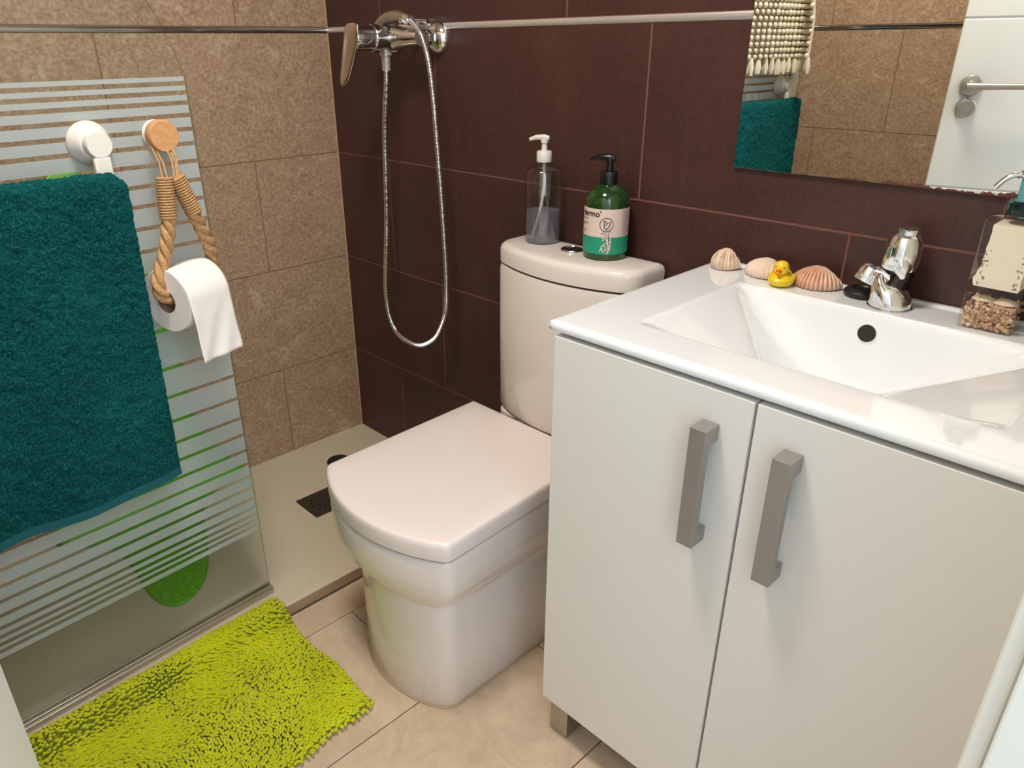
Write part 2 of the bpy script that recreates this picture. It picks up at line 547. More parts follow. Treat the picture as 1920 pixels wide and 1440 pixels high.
def tile_wall(name, parent_mesh_fn, mat, mkM, length, joints_by_course, key, skip=None):
    """mkM(u, z) -> matrix whose local x runs along the wall, local y up, local z into the room"""
    base = parent_mesh_fn()
    G = 0.0011
    for ci, (z0, z1) in enumerate(COURSES):
        js = [0.0] + [j for j in joints_by_course(ci) if 0.012 < j < length - 0.012] + [length]
        for a, b in zip(js[:-1], js[1:]):
            if skip and skip(a, b, z0, z1): continue
            me = tile_mesh(b - a - 2 * G, z1 - z0 - 2 * G, 0.008, mat, key)
            place_tile(me, base, mkM(a + G, z0 + G))
    return base
T = 0.008  # tile thickness: substrates sit 8 mm behind the tile faces
def M4(x, y, z, o): return Matrix(((x[0], y[0], z[0], o[0]), (x[1], y[1], z[1], o[1]), (x[2], y[2], z[2], o[2]), (0, 0, 0, 1)))

wall_back = tile_wall('wall_back',
    lambda: struct(MB().box((-0.12, 0.0005, -0.05), (XR + 0.12, 0.12, ZC)).build('wall_back', MT['grout_dark'], smooth=False)),
    MT['brown'], lambda u, z: M4((1, 0, 0), (0, 0, 1), (0, -1, 0), (u, T, z)), XR,
    lambda c: [0.441 + 0.5975 * k for k in range(-1, 4)] if c % 2 == 1 else [0.2386 + 0.6014 * k for k in range(0, 4)], 'brown')
wall_left = tile_wall('wall_left',
    lambda: struct(MB().box((-0.12, YF - 0.12, -0.05), (-0.0006, 0.0002, ZC)).build('wall_left', MT['grout_beige'], smooth=False)),
    MT['beige'], lambda u, z: M4((0, 1, 0), (0, 0, 1), (1, 0, 0), (-T, -1.51 + u, z)), 1.51,
    lambda c: sorted([1.51 - (0.600 + 0.603 * k) for k in range(-1, 3)]) if c in (1, 3) else sorted([1.51 - (0.2602 + 0.603 * k) for k in range(0, 3)]), 'beige')
wall_front = tile_wall('wall_front',
    lambda: struct(MB().box((-0.0004, YF - 0.12, -0.05), (XR + 0.12, YF - 0.0006, ZC)).build('wall_front', MT['grout_beige'], smooth=False)),
    MT['beige'], lambda u, z: M4((-1, 0, 0), (0, 0, 1), (0, 1, 0), (XR - u, YF - T, z)), XR,
    lambda c: sorted([XR - (0.33 + 0.603 * k) for k in range(0, 3)]) if c % 2 else sorted([XR - (0.099 + 0.603 * k) for k in range(0, 3)]), 'beige')
# right wall with the doorway the camera looks through
DY0, DY1, DZ = -0.700, -1.375, 2.03
mb = MB().box((XR, DY0, -0.05), (XR + 0.12, -0.0005, ZC)).box((XR, YF - 0.0065, -0.05), (XR + 0.12, DY1, ZC)).box((XR, DY1, DZ), (XR + 0.12, DY0, ZC))
wall_right = struct(mb.build('wall_right', MT['plaster'], smooth=False))
# floor
floor = struct(MB().box((-0.12, YF - 0.12, -0.09), (XR + 0.9, 0.12, -0.0095)).build('floor', MT['grout_floor'], smooth=False))
fx = [0.3968 - 0.309, 0.3968, 0.7057, 1.0168, 1.3239, 1.633, XR + 0.12]
fj = [[-0.83, -0.225], [-0.529, -1.134], [-0.298, -0.903], [-0.70], [-0.40, -1.005], [-0.70]]
for i in range(1, 6):
    js = sorted([YF - T + 0.0025] + fj[i - 1] + [0.006])
    if i == 1: js = sorted([YF - T + 0.0025, -0.83, -0.225, 0.006])
    for a, b in zip(js[:-1], js[1:]):
        g = 0.0012
        x0, x1 = fx[i], fx[i + 1]
        if i == 5: x1 = XR - 0.001
        place_tile(tile_mesh(x1 - x0 - 2 * g, b - a - 2 * g, 0.008, MT['floor'], 'floor'), floor, M4((1, 0, 0), (0, 1, 0), (0, 0, 1), (x0 + g, a + g, -0.008)))
ceiling = struct(MB().box((-0.12, YF - 0.12, ZC), (XR + 0.12, 0.12, ZC + 0.1)).build('ceiling', MT['plaster'], smooth=False))
# metal trims between the courses
def trim(name, a, b, n, mat=None):
    """flat strip with a slightly rounded face, from a to b, facing n"""
    a = Vector(a); b = Vector(b); n = Vector(n)
    prof = [(-0.006, -0.008), (-0.006, 0.0012), (-0.004, 0.0026), (0, 0.003), (0.004, 0.0026), (0.006, 0.0012), (0.006, -0.008)]
    return struct(MB().rings([[p + n * d + Vector((0, 0, z)) for z, d in prof] for p in (a, b)]).build(name, mat or MT['trimc'], auto=30))
trim('trim_1', (0.002, 0, TRIM_Z), (XR, 0, TRIM_Z), (0, -1, 0))
trim('trim_2', (0, YF, TRIM_Z - 0.001), (0, 0, TRIM_Z - 0.001), (1, 0, 0), MT['dkchrome'])
trim('trim_3', (0.0, YF, TRIM_Z), (XR, YF, TRIM_Z), (0, 1, 0), MT['dkchrome'])
# pale joint bead in the corner between the two wall colours
struct(MB().tube([(0.0005, -0.0005, 0.03), (0.0005, -0.0005, ZC)], 0.0022, 6).build('trim_4', simple('corner_bead', srgb(190, 160, 128), 0.6)))
# door casing: lining and architrave
mb = MB()
mb.box((XR - 0.0145, DY0 - 0.001, 0.0), (XR - 0.0003, DY0 + 0.07, DZ + 0.07)).box((XR - 0.0145, DY1 - 0.07, 0.0), (XR - 0.0003, DY1 + 0.001, DZ + 0.07)).box((XR - 0.0145, DY1 + 0.001, DZ), (XR - 0.0003, DY0 - 0.001, DZ + 0.07))
o = struct(mb.build('trim_5', MT['door'], smooth=False, bevel=0.004, bseg=3))
mb = MB().box((XR - 0.0003, DY0 - 0.012, 0.0), (XR + 0.13, DY0 - 0.0003, DZ)).box((XR - 0.0003, DY1 + 0.0003, 0.0), (XR + 0.13, DY1 + 0.012, DZ)).box((XR - 0.0003, DY1 + 0.012, DZ - 0.012), (XR + 0.13, DY0 - 0.012, DZ - 0.0003))
struct(mb.build('trim_6', MT['door'], smooth=False, bevel=0.002))

# door leaf, opened into the room (seen in the mirror)
hx, hy = XR - 0.018, -1.366
ux, uy = 1.187 - hx, -1.19 - hy
LL = math.hypot(ux, uy); ang = math.atan2(uy, ux)
ML = Matrix.Translation((hx, hy, 0)) @ Matrix.Rotation(ang, 4, 'Z')     # local x along leaf to the free edge; visible face is local -y
leaf = bpy.data.objects.new('door_1', None); COL.objects.link(leaf); struct(leaf, 'white grooved door leaf opened into the room, seen in the mirror')
leaf.matrix_basis = ML
def lp(vs): return [ML @ Vector(v) for v in vs]
TH = 0.036
def leafbox(z0, z1, name='door_panel'):
    m = MB(); m.box((0.0, 0.0, z0), (LL, TH, z1), ML)
    return m.build(name, MT['door'], leaf, smooth=False, bevel=0.003)
GZ = [0.012, 0.398, 0.806, 1.232, 1.625, 2.012]
for a, b in zip(GZ[:-1], GZ[1:]): leafbox(a + 0.0012, b - 0.0012)
MB().box((0.003, 0.004, 0.012), (LL - 0.003, TH - 0.004, 2.012), ML).build('door_core', MT['door'], leaf, smooth=False)
def on_leaf(d, z, off=0.0): return ML @ Vector((LL - d, -off, z))
ndir = (ML.to_3x3() @ Vector((0, -1, 0)))
xdir = (ML.to_3x3() @ Vector((-1, 0, 0)))
hm = MB(); hm.lathe([(0.0, 0), (0.026, 0.0), (0.0265, 0.004), (0.024, 0.0075), (0.012, 0.009), (0.0095, 0.012), (0.0095, 0.045)], 32, frame(on_leaf(0.052, 1.07), ndir))
p0 = on_leaf(0.052, 1.07, 0.045); p1 = on_leaf(0.175, 1.072, 0.048)
hm.tube([p0 - Vector(xdir) * 0.009, p0, p0 * 0.5 + p1 * 0.5, p1], [0.0095, 0.0098, 0.0085, 0.0078], 14)
handle = hm.build('door_handle', MT['steel'], leaf)
lk = MB(); lk.lathe([(0, 0), (0.024, 0), (0.0245, 0.004), (0.022, 0.007), (0.017, 0.0075), (0.0165, 0.006), (0.01, 0.006), (0.0095, 0.014), (0, 0.014)], 28, frame(on_leaf(0.052, 1.015), ndir))
lk.build('lock_rose', MT['steel'], leaf)

# ------------------------------------------------------------------ ceiling lamp
lamp = thing('ceiling_lamp', 'round flush white ceiling lamp above the middle of the bathroom', 'lamp', (1.12, -0.84, ZC))
MB().lathe([(0.19, 0), (0.195, -0.008), (0.195, -0.035), (0.185, -0.042), (0.178, -0.04), (0.178, -0.02), (0, -0.02)], 48, Matrix.Translation((1.12, -0.84, ZC - 0.0005)), cap0=False).build('rim', MT['white'], lamp)
em = Mat('lamp_diffuser'); em.b.inputs['Emission Color'].default_value = (1.0, 0.88, 0.74, 1); em.b.inputs['Emission Strength'].default_value = 5.0
MB().lathe([(0.177, -0.022), (0.177, -0.036), (0.12, -0.043), (0, -0.045)], 48, Matrix.Translation((1.12, -0.84, ZC - 0.0005))).build('diffuser', em.m, lamp)

# ------------------------------------------------------------------ shower tray, drain
ZT = 0.0324
TX = 0.620
tray = MB()
def tray_z(x, y): return ZT - 0.0035 * max(0, 1 - math.hypot(x - 0.312, y + 0.352) / 0.35)
nx, ny = 24, 50
vs = []; fs = []
for i in range(nx + 1):
    for j in range(ny + 1):
        x = 0.001 + (TX - 0.003 - 0.001) * i / nx; y = YF + 0.001 + (-0.001 - YF - 0.001) * j / ny
        vs.append((x, y, tray_z(x, y)))
for i in range(nx):
    for j in range(ny):
        a = i * (ny + 1) + j
        fs.append((a, a + ny + 1, a + ny + 2, a + 1))
tray.add(vs, fs)
tray_top = tray
yA, yB = YF + 0.001, -0.001
tray.rings([[(TX - 0.003, yA, ZT), (TX - 0.003, yB, ZT)], [(TX - 0.0008, yA, ZT - 0.0008), (TX - 0.0008, yB, ZT - 0.0008)], [(TX, yA, ZT - 0.003), (TX, yB, ZT - 0.003)], [(TX, yA, 0.0005), (TX, yB, 0.0005)],
            [(0.001, yA, 0.0005), (0.001, yB, 0.0005)]], closed=False, cap0=False, cap1=False)
o = tray.build('shower_tray', MT['tray'])
tag(o, 'low cream resin shower tray in the corner behind the striped glass', 'shower tray')
# brown strip over the tray side, dark bead along its foot
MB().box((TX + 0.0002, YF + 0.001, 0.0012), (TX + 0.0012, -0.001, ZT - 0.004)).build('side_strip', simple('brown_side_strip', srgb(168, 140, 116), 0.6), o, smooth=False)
tag_seal = MB().box((TX + 0.0012, YF + 0.001, 0.0002), (TX + 0.004, -0.001, 0.003)).build('seal', MT['seam'], o, smooth=False)
dr = thing('floor_drain', 'square dark steel drain grate set in the shower tray', 'drain', (0.312, -0.352, ZT))
zd = tray_z(0.312, -0.352)
# square plate with round holes
bm = bmesh.new()
N = 44; half = 0.055
holes = [(0.019 * math.cos(a * 2 * PI / 6), 0.019 * math.sin(a * 2 * PI / 6)) for a in range(6)] + [(0.034 * math.cos(a * 2 * PI / 12 + .2), 0.034 * math.sin(a * 2 * PI / 12 + .2)) for a in range(12)] + [(0, 0)]
mb = MB(); vs = []; fs = []
for i in range(N + 1):
    for j in range(N + 1): vs.append((0.312 - half + 2 * half * i / N, -0.352 - half + 2 * half * j / N, zd + 0.0022))
for i in range(N):
    for j in range(N):
        cx = -half + 2 * half * (i + .5) / N; cy = -half + 2 * half * (j + .5) / N
        if any(math.hypot(cx - hx_, cy - hy_) < 0.0042 for hx_, hy_ in holes): continue
        a = i * (N + 1) + j
        fs.append((a, a + N + 1, a + N + 2, a + 1))
mb.add(vs, fs)
bm.free()
g = mb.build('grate', simple('drain_steel', srgb(92, 86, 80), 0.35, 0.8), dr, smooth=False)
sol = g.modifiers.new('s', 'SOLIDIFY'); sol.thickness = 0.0012; sol.offset = -1
MB().box((0.312 - half, -0.352 - half, zd - 0.004), (0.312 + half, -0.352 + half, zd + 0.0006)).build('sump', MT['dark'], dr, smooth=False)
# small dark rubber stopper lying on the tray
tag(MB().lathe([(0.0, 0), (0.034, 0), (0.036, 0.003), (0.034, 0.006), (0.028, 0.0065), (0.012, 0.008), (0.0, 0.008)], 32, Matrix.Translation((0.160, -0.199, ZT - 0.0012))).build('rubber_stopper', MT['black']),
    'small dark round rubber stopper on the shower tray, half hidden by the toilet lid', 'stopper')

# ------------------------------------------------------------------ glass screen
GA = 0.0669
GX, GY = 0.54778, -0.64505
gd = Vector((math.sin(GA), -math.cos(GA), 0))      # along the pane, away from the back wall
gn = Vector((math.cos(GA), math.sin(GA), 0))       # towards the room
def GP(s, z, off=0.0): return Vector((GX, GY, 0)) + gd * s + gn * off + Vector((0, 0, z))
SL = 0.8645
screen = thing('shower_screen', 'fixed glass shower screen with frosted horizontal stripes beside the teal towel', 'shower screen', GP(0, ZT))
outline = [(0.0, ZT + 0.012), (0.0, 1.140)] + [(s, z) for s, z in ((0.004, 1.152), (0.016, 1.189), (0.029, 1.222), (0.044, 1.251), (0.075, 1.30), (0.13, 1.36), (0.21, 1.41), (0.32, 1.44), (SL, 1.46))] + [(SL, ZT + 0.012)]
mb = MB().rings([[GP(s, z, -0.003) for s, z in outline], [GP(s, z, 0.003) for s, z in outline]])
mb.build('pane', MT['pane'], screen, smooth=False)
# greenish edge of the pane
ed = MB()
pe = [GP(s, z) for s, z in outline[:-1]]
ed.tube([GP(-0.0008, ZT + 0.014), GP(-0.0008, 1.139)], 0.0014, 6)
ed.tube([GP(s - 0.0003, z + 0.0003) for s, z in outline[1:-1]], 0.0009, 6)
ed.build('pane_edge', mat_glass_clear('pane_edge_glass', (0.80, 0.90, 0.86, 1)), screen)
zs = [1.1378, 1.1273, 1.1126, 1.0968, 1.0769, 1.0543, 1.0307, 1.0012, 0.9689, 0.9367, 0.8996, 0.8607, 0.8193, 0.7684, 0.7148, 0.6402, 0.5835, 0.5333, 0.488, 0.4491, 0.4119, 0.3792, 0.3487, 0.3203, 0.2929, 0.2693, 0.2525, 0.2376, 0.2241, 0.2097]
for k in range(len(zs) - 1):
    hg = 0.0036
    zt = zs[k] - (hg if k else 0); zb = zs[k + 1] + (hg if k < len(zs) - 2 else 0)
    if k >= 23: zb += 0.0004
    if zt - zb < 0.004: zb = zt - 0.006
    MB().rings([[GP(s, z, off) for s, z in ((0.004, zb), (0.004, zt), (SL - 0.035, zt), (SL - 0.035, zb))] for off in (0.0032, 0.0040)]).build('frosted_stripe', MT['frost'], screen, smooth=False)
# bottom channel and wall profile
def gbox(s0, s1, z0, z1, o0, o1):
    return MB().rings([[GP(s, z, o0) for s, z in ((s0, z0), (s1, z0), (s1, z1), (s0, z1))], [GP(s, z, o1) for s, z in ((s0, z0), (s1, z0), (s1, z1), (s0, z1))]])
m = gbox(-0.004, SL, ZT + 0.0003, ZT + 0.012, -0.010, 0.0115)
m.add(*(lambda q: (q.v, q.f))(gbox(-0.004, SL, ZT + 0.012, ZT + 0.020, 0.0042, 0.008)))
m.add(*(lambda q: (q.v, q.f))(gbox(-0.004, SL, ZT + 0.012, ZT + 0.020, -0.008, -0.0042)))
m.build('bottom_channel', MT['alu'], screen, smooth=False, bevel=0.0012)
m = gbox(SL - 0.034, SL - 0.0035, ZT + 0.0205, 1.47, 0.0042, 0.016)
m.add(*(lambda q: (q.v, q.f))(gbox(SL - 0.034, SL - 0.0035, ZT + 0.0205, 1.47, -0.012, -0.0042)))
m.build('wall_profile', simple('pale_profile', srgb(206, 206, 196), 0.35, 0.25), screen, smooth=False, bevel=0.0012)

# ------------------------------------------------------------------ green vinyl shower mat, hanging on the wall and trailing on the tray
def green_mat():
    # rows along the strip: (distance from floor bend; >0 up the wall, <0 out on the tray), y left, y right
    wall = [(0.945, -0.745, -0.712), (0.90, -0.79, -0.68), (0.83, -0.86, -0.645), (0.731, -0.92, -0.60), (0.631, -0.95, -0.57), (0.509, -0.95, -0.547), (0.418, -0.93, -0.552), (0.347, -0.91, -0.553), (0.268, -0.91, -0.549), (0.193, -0.93, -0.528), (0.118, -0.95, -0.493), (0.05, -0.955, -0.436)]
    trayr = [(0.012, -0.95, -0.44), (0.045, -0.925, -0.545), (0.102, -0.862, -0.604), (0.149, -0.847, -0.626), (0.193, -0.846, -0.641), (0.256, -0.849, -0.664), (0.315, -0.853, -0.690), (0.36, -0.856, -0.712), (0.39, -0.853, -0.731), (0.42, -0.846, -0.757), (0.438, -0.832, -0.787), (0.446, -0.818, -0.806)]
    rows = []
    for z, a, b in wall: rows.append((0.010, z, a, b))
    for x, a, b in trayr: rows.append((x + 0.006, ZT + 0.003, a, b))
    rows[len(wall)] = (0.024, ZT + 0.010, trayr[0][1], trayr[0][2])
    rows[len(wall) - 1] = (0.011, 0.058, wall[-1][1], wall[-1][2])
    n = 14
    vs = []; fs = []
    for x, z, a, b in rows:
        for j in range(n + 1): vs.append((x, a + (b - a) * j / n, z))
    for i in range(len(rows) - 1):
        for j in range(n):
            q = i * (n + 1) + j
            fs.append((q, q + 1, q + n + 2, q + n + 1))
    o = MB().add(vs, fs).build('shower_mat', MT['green_mat'])
    s = o.modifiers.new('solid', 'SOLIDIFY'); s.thickness = 0.004; s.offset = 0
    tag(o, 'bright green vinyl shower mat draped behind the striped glass onto the tray', 'shower mat')
    # round cups on the part lying on the tray
    cm = bpy.data.meshes.new('cup')
    q = MB().lathe([(0.0105, 0.0), (0.0105, 0.002), (0.009, 0.0035), (0.007, 0.0025), (0.004, 0.001), (0, 0.0008)], 18, cap0=False)
    cm.from_pydata(q.v, [], q.f); cm.materials.append(MT['green_mat'])
    for p in cm.polygons: p.use_smooth = True
    for x, y in [(0.331, -0.726), (0.301, -0.771), (0.391, -0.746), (0.368, -0.762), (0.384, -0.789), (0.423, -0.775), (0.330, -0.800), (0.397, -0.828), (0.425, -0.812), (0.343, -0.826), (0.30, -0.72), (0.275, -0.80), (0.265, -0.745), (0.23, -0.70), (0.235, -0.78), (0.20, -0.74), (0.20, -0.81), (0.165, -0.69), (0.16, -0.77)]:
        c = bpy.data.objects.new('cup', cm); c.location = (x, y, ZT + 0.0052); c.parent = o; COL.objects.link(c)
green_mat()

# ------------------------------------------------------------------ teal towel on a bar with suction cups
rail = thing('towel_rail', 'white suction towel rail fixed to the striped glass above the teal towel', 'towel rail', GP(0.18, 1.045))
def suction(s, z):
    m = MB()
    M = frame(GP(s, z, 0.0042), gn)
    m.lathe([(0.0, 0.0), (0.0335, 0.0), (0.034, 0.003), (0.033, 0.006), (0.0305, 0.012), (0.0265, 0.020), (0.0235, 0.026), (0.0225, 0.027), (0.0205, 0.028), (0.0205, 0.041), (0.0190, 0.044), (0.0, 0.0442)], 40, M)
    b = m.build('suction_cup', MT['white'], rail)
    a = MB()
    a.box((-0.075, -0.013, 0.032), (-0.018, 0.013, 0.044), M)
    a.box((-0.082, -0.013, 0.032), (-0.060, 0.013, 0.064), M)
    a.build('arm', MT['white'], b, bevel=0.003)
suction(0.181, 1.0465); suction(0.762, 1.0465)
BARZ = 0.985; BOFF = 0.058
MB().tube([GP(0.172, BARZ, BOFF), GP(0.80, BARZ, BOFF)], 0.0085, 16).build('bar', MT['white'], rail)

def towel():
    S0, S1 = 0.163, 0.800
    R = 0.0165
    pitch = 0.0021
    zf_bottom, zb_bottom = 0.468, 0.50
    # cross-section parameter: back layer up, over the bar, front layer down
    sec = []
    for z in np.arange(zb_bottom, BARZ, pitch): sec.append((-R, z, 0))
    for a in np.arange(0, PI, pitch / R * 0.9): sec.append((-R * math.cos(a), BARZ + 0.004 + R * math.sin(a), 1))
    for z in np.arange(BARZ, zf_bottom, -pitch): sec.append((R, z, 2))
    sec = np.array(sec); nu = len(sec); nv = int((S1 - S0) / pitch)
    ss = np.linspace(0, 1, nv)
    off = sec[:, 0][:, None]; z = sec[:, 1][:, None]; lay = sec[:, 2][:, None]
    drop = np.clip((BARZ - z) / 0.5, 0, 1)
    s = S0 + (S1 - S0) * ss[None, :]
    # lower part swings slightly outwards, soft folds
    fold = np.sin(s * 19 + 1.1 + drop * 1.4) * 0.010 * drop + np.sin(s * 41 + 2.0 - drop * 2) * 0.004 * drop
    o = BOFF + off + fold * np.where(lay == 0, 0.4, 1.0) + np.where(lay == 2, 0.012, -0.004) * drop
    sh = 0.014 * drop - 0.008 * np.exp(-((BARZ - z) / 0.03) ** 2) * 0
    edge = np.exp(-(s - S0) / 0.02)
    s2 = s + sh * (1 - ss[None, :]) + np.where(lay == 0, 0.010 * drop, 0.0) * (1 - ss[None, :])
    # terry relief
    n = rng.rand(nu, nv)
    k = n.copy()
    for ax in (0, 1): k = (k + np.roll(k, 1, ax)) / 2
    k = (k - k.mean()) * 0.0052
    big = rng.rand(nu // 4 + 2, nv // 4 + 2); big = np.kron(big, np.ones((4, 4)))[:nu, :nv]
    for ax in (0, 1):
        for sft in (1, 2, 3): big = (big + np.roll(big, sft, ax)) / 2
    k += (big - big.mean()) * 0.006
    zedge = np.clip((z - zf_bottom) / 0.022, 0, 1) if True else 1
    k *= np.where(lay == 2, np.where(zedge < 1, 0.25, 1), 1)
    nx_ = np.where(lay == 0, -1.0, np.where(lay == 2, 1.0, off / R))
    nz_ = np.where(lay == 1, (z - BARZ) / R, 0)
    o = o + nx_ * k
    zz = z + nz_ * k + np.where(lay == 2, 0.004 * np.sin(s * 9 + .4), 0) * drop
    zz = zz - np.where((lay == 1), 0.0, 0.0) - 0.014 * np.exp(-(s - S0) / 0.012) * np.where(lay == 1, 1, 0)
    X = GX + gd.x * s2 + gn.x * o; Y = GY + gd.y * s2 + gn.y * o
    P = np.stack([X + 0 * zz, Y + 0 * zz, zz + 0 * X], -1).reshape(-1, 3)
    i, j = np.meshgrid(np.arange(nu - 1), np.arange(nv - 1), indexing='ij')
    a = (i * nv + j).ravel()
    F = np.stack([a, a + 1, a + nv + 1, a + nv], -1)
    me = bpy.data.meshes.new('towel')
    me.vertices.add(len(P)); me.vertices.foreach_set('co', P.ravel())
    me.loops.add(F.size); me.loops.foreach_set('vertex_index', F.ravel())
    me.polygons.add(len(F)); me.polygons.foreach_set('loop_start', np.arange(0, F.size, 4)); me.polygons.foreach_set('loop_total', np.full(len(F), 4))
    me.update(); me.validate()
    me.polygons.foreach_set('use_smooth', np.ones(len(F), bool))
    me.materials.append(MT['towel'])
    o_ = bpy.data.objects.new('towel', me); COL.objects.link(o_)
    sd = o_.modifiers.new('s', 'SOLIDIFY'); sd.thickness = 0.004; sd.offset = 0
    tag(o_, 'thick teal terry towel hung over the white rail on the shower glass', 'towel')
    # flat woven hem at the front lower edge
    hem = MB(); r0 = []; r1 = []; r2_ = []; r3_ = []
    for q in np.linspace(0, 1, 60):
        s_ = S0 + (S1 - S0) * q
        d = 1.0
        f_ = math.sin(s_ * 19 + 1.1 + d * 1.4) * 0.010 + math.sin(s_ * 41 + 2.0 - d * 2) * 0.004
        oo = BOFF + R + f_ + 0.012
        sx = s_ + 0.014 * (1 - q)
        zb = zf_bottom + 0.004 * math.sin(s_ * 9 + .4)
        r0.append(GP(sx, zb + 0.010, oo + 0.0035)); r1.append(GP(sx, zb - 0.004, oo + 0.0045)); r2_.append(GP(sx, zb - 0.0045, oo - 0.0025)); r3_.append(GP(sx, zb + 0.010, oo - 0.003))
    hem.rings([list(x) for x in zip(r0, r1, r2_, r3_)], closed=True)
    hm_ = simple('teal_hem', srgb(4, 84, 90), 0.9)
    hem.build('hem', hm_, o_)
towel()

# ------------------------------------------------------------------ wooden knob and rope holder
SK = 0.0835
knob = thing('rope_paper_holder', 'rope toilet roll holder hanging from a round wooden knob on the glass', 'toilet paper holder', GP(SK, 1.054))
MB().lathe([(0, 0), (0.0225, 0), (0.0235, 0.004), (0.018, 0.010), (0.012, 0.012), (0.012, 0.026), (0, 0.026)], 32, frame(GP(0.0715, 1.051, 0.0042), gn)).build('suction_base', MT['white'], knob)
MB().lathe([(0, 0), (0.0235, 0), (0.025, 0.002), (0.025, 0.018), (0.0238, 0.020), (0, 0.020)], 44, frame(GP(0.0765, 1.051, 0.030), gn)).build('knob_disc', MT['wood'], knob)
def twisted(path, R, name, parent, strands=3, turn=0.022):
    path = catmull(path, 14)
    L = [0]
    for a, b in zip(path[:-1], path[1:]): L.append(L[-1] + (b - a).length)
    mb = MB(); fr = []; prev = None
    for i, p in enumerate(path):
        t = (path[min(i + 1, len(path) - 1)] - path[max(i - 1, 0)]).normalized()
        u = t.cross(Vector((0, 1, 0.3))).normalized() if prev is None else (prev - t * prev.dot(t)).normalized()
        prev = u; fr.append((u, t.cross(u)))
    for k in range(strands):
        pts = []
        for i, p in enumerate(path):
            a = 2 * PI * (k / strands - L[i] / (turn * strands))
            u, w = fr[i]
            pts.append(p + (u * math.cos(a) + w * math.sin(a)) * R * 0.52)
        mb.tube(pts, R * 0.56, 10)
    return mb.build(name, MT['rope'], parent, auto=80)
ROL = Vector((0.6428, -0.7820, 0.792))        # centre of the near face of the roll
GR = GA + 0.30
ax = Vector((-math.sin(GR), math.cos(GR), 0))
RL = 0.092
far = ROL + ax * RL
RR = 0.0115
rope_path = [GP(0.1105, 0.935, 0.085), GP(0.119, 0.90, 0.085), GP(0.132, 0.86, 0.082), GP(0.150, 0.828, 0.086), ROL - ax * 0.006 + Vector((0, 0, 0.014)), ROL + ax * 0.012 + Vector((0, 0, 0.003)), ROL + ax * 0.035 + Vector((0, 0, 0.005)), ROL + ax * 0.07 + Vector((0, 0, 0.005)),
             far + ax * 0.002 + Vector((0, 0, 0.008)), GP(0.040, 0.815, 0.056), GP(0.036, 0.845, 0.062), GP(0.044, 0.875, 0.070), GP(0.057, 0.907, 0.078), GP(0.0690, 0.935, 0.084)]
twisted(rope_path, RR, 'rope', knob)
def wrap(a, b, r):
    a = Vector(a); b = Vector(b); n = 15
    mb = MB(); t = (b - a); L = t.length; t.normalize()
    u = t.cross(Vector((1, 0.1, 0))).normalized(); w = t.cross(u)
    pts = []
    for i in range(n * 16 + 1):
        an = 2 * PI * i / 16; q = i / (n * 16)
        pts.append(a + t * L * q + (u * math.cos(an) + w * math.sin(an)) * r)
    mb.tube(pts, 0.0020, 6)
    mb.tube([a, b], r * 0.95, 14)
    o = mb.build('binding', MT['rope'], knob, auto=80)
wrap(GP(0.1125, 0.926, 0.085), GP(0.1055, 0.992, 0.083), 0.0125)
wrap(GP(0.0655, 0.928, 0.084), GP(0.0850, 0.990, 0.082), 0.0125)
tw = MB()
for a, b in (((0.1085, 0.988, 0.083), (0.097, 1.045, 0.030)), ((0.1005, 0.99, 0.083), (0.090, 1.040, 0.026)), ((0.088, 0.988, 0.082), (0.072, 1.045, 0.027)), ((0.084, 0.985, 0.083), (0.066, 1.04, 0.027)), ((0.081, 0.988, 0.082), (0.062, 1.05, 0.027))):
    tw.tube([GP(*a), GP((a[0] + b[0]) / 2, (a[1] + b[1]) / 2 - 0.002, (a[2] + b[2]) / 2 + 0.012), GP(*b)], 0.0015, 6)
tw.build('twine', MT['rope'], knob)

# toilet roll
roll = thing('toilet_roll', 'white toilet paper roll threaded on the rope, loose sheet hanging down', 'toilet paper', ROL)
RO, RI = 0.054, 0.0205
MR = frame(ROL, ax)
rollm = MB().lathe([(RI, 0.0), (RO - 0.0008, 0.0), (RO, 0.0012), (RO, RL - 0.0012), (RO - 0.0008, RL), (RI, RL)], 72, MR, cap0=False, cap1=False)
rollm.build('paper', MT['tissue'], roll, auto=35)
MB().lathe([(RI, 0.0003), (RI, RL - 0.0003), (RI - 0.0009, RL - 0.0003), (RI - 0.0009, 0.0003), (RI, 0.0003)], 40, MR, cap0=False, cap1=False).build('cardboard_core', simple('cardboard', srgb(150, 122, 98), 0.9), roll)
sh = []
hor = Vector((math.cos(GR), math.sin(GR), 0))
def sheet_pt(t, q):
    """t 0..1 along the sheet from the roll top to the free end; q 0..1 along the axis"""
    base = ROL + ax * (RL * q)
    arc = 0.085
    Ltot = 0.085 + 0.105
    d = t * Ltot
    rr = RO + 0.0014
    if d < arc:
        a = PI / 2 - d / rr
        if a < 0: a = 0
        return base + hor * math.cos(a) * rr + Vector((0, 0, math.sin(a) * rr))
    e = d - arc
    wob = 0.0022 * math.sin(q * 5 + e * 40) * (e / 0.1) + 0.0016 * math.sin(q * 13 + e * 70) * (e / 0.1)
    return base + hor * (rr + 0.006 * (e / 0.1) + wob) + Vector((0, 0, -e)) + ax * (0.003 * (e / 0.1))
m = MB(); nq, nt = 20, 44
vs = [sheet_pt(i / nt, j / nq) for i in range(nt + 1) for j in range(nq + 1)]
fs = [(i * (nq + 1) + j, i * (nq + 1) + j + 1, (i + 1) * (nq + 1) + j + 1, (i + 1) * (nq + 1) + j) for i in range(nt) for j in range(nq)]
so = m.add(vs, fs).build('loose_sheet', MT['tissue'], roll, auto=80)
q = so.modifiers.new('s', 'SOLIDIFY'); q.thickness = 0.0006

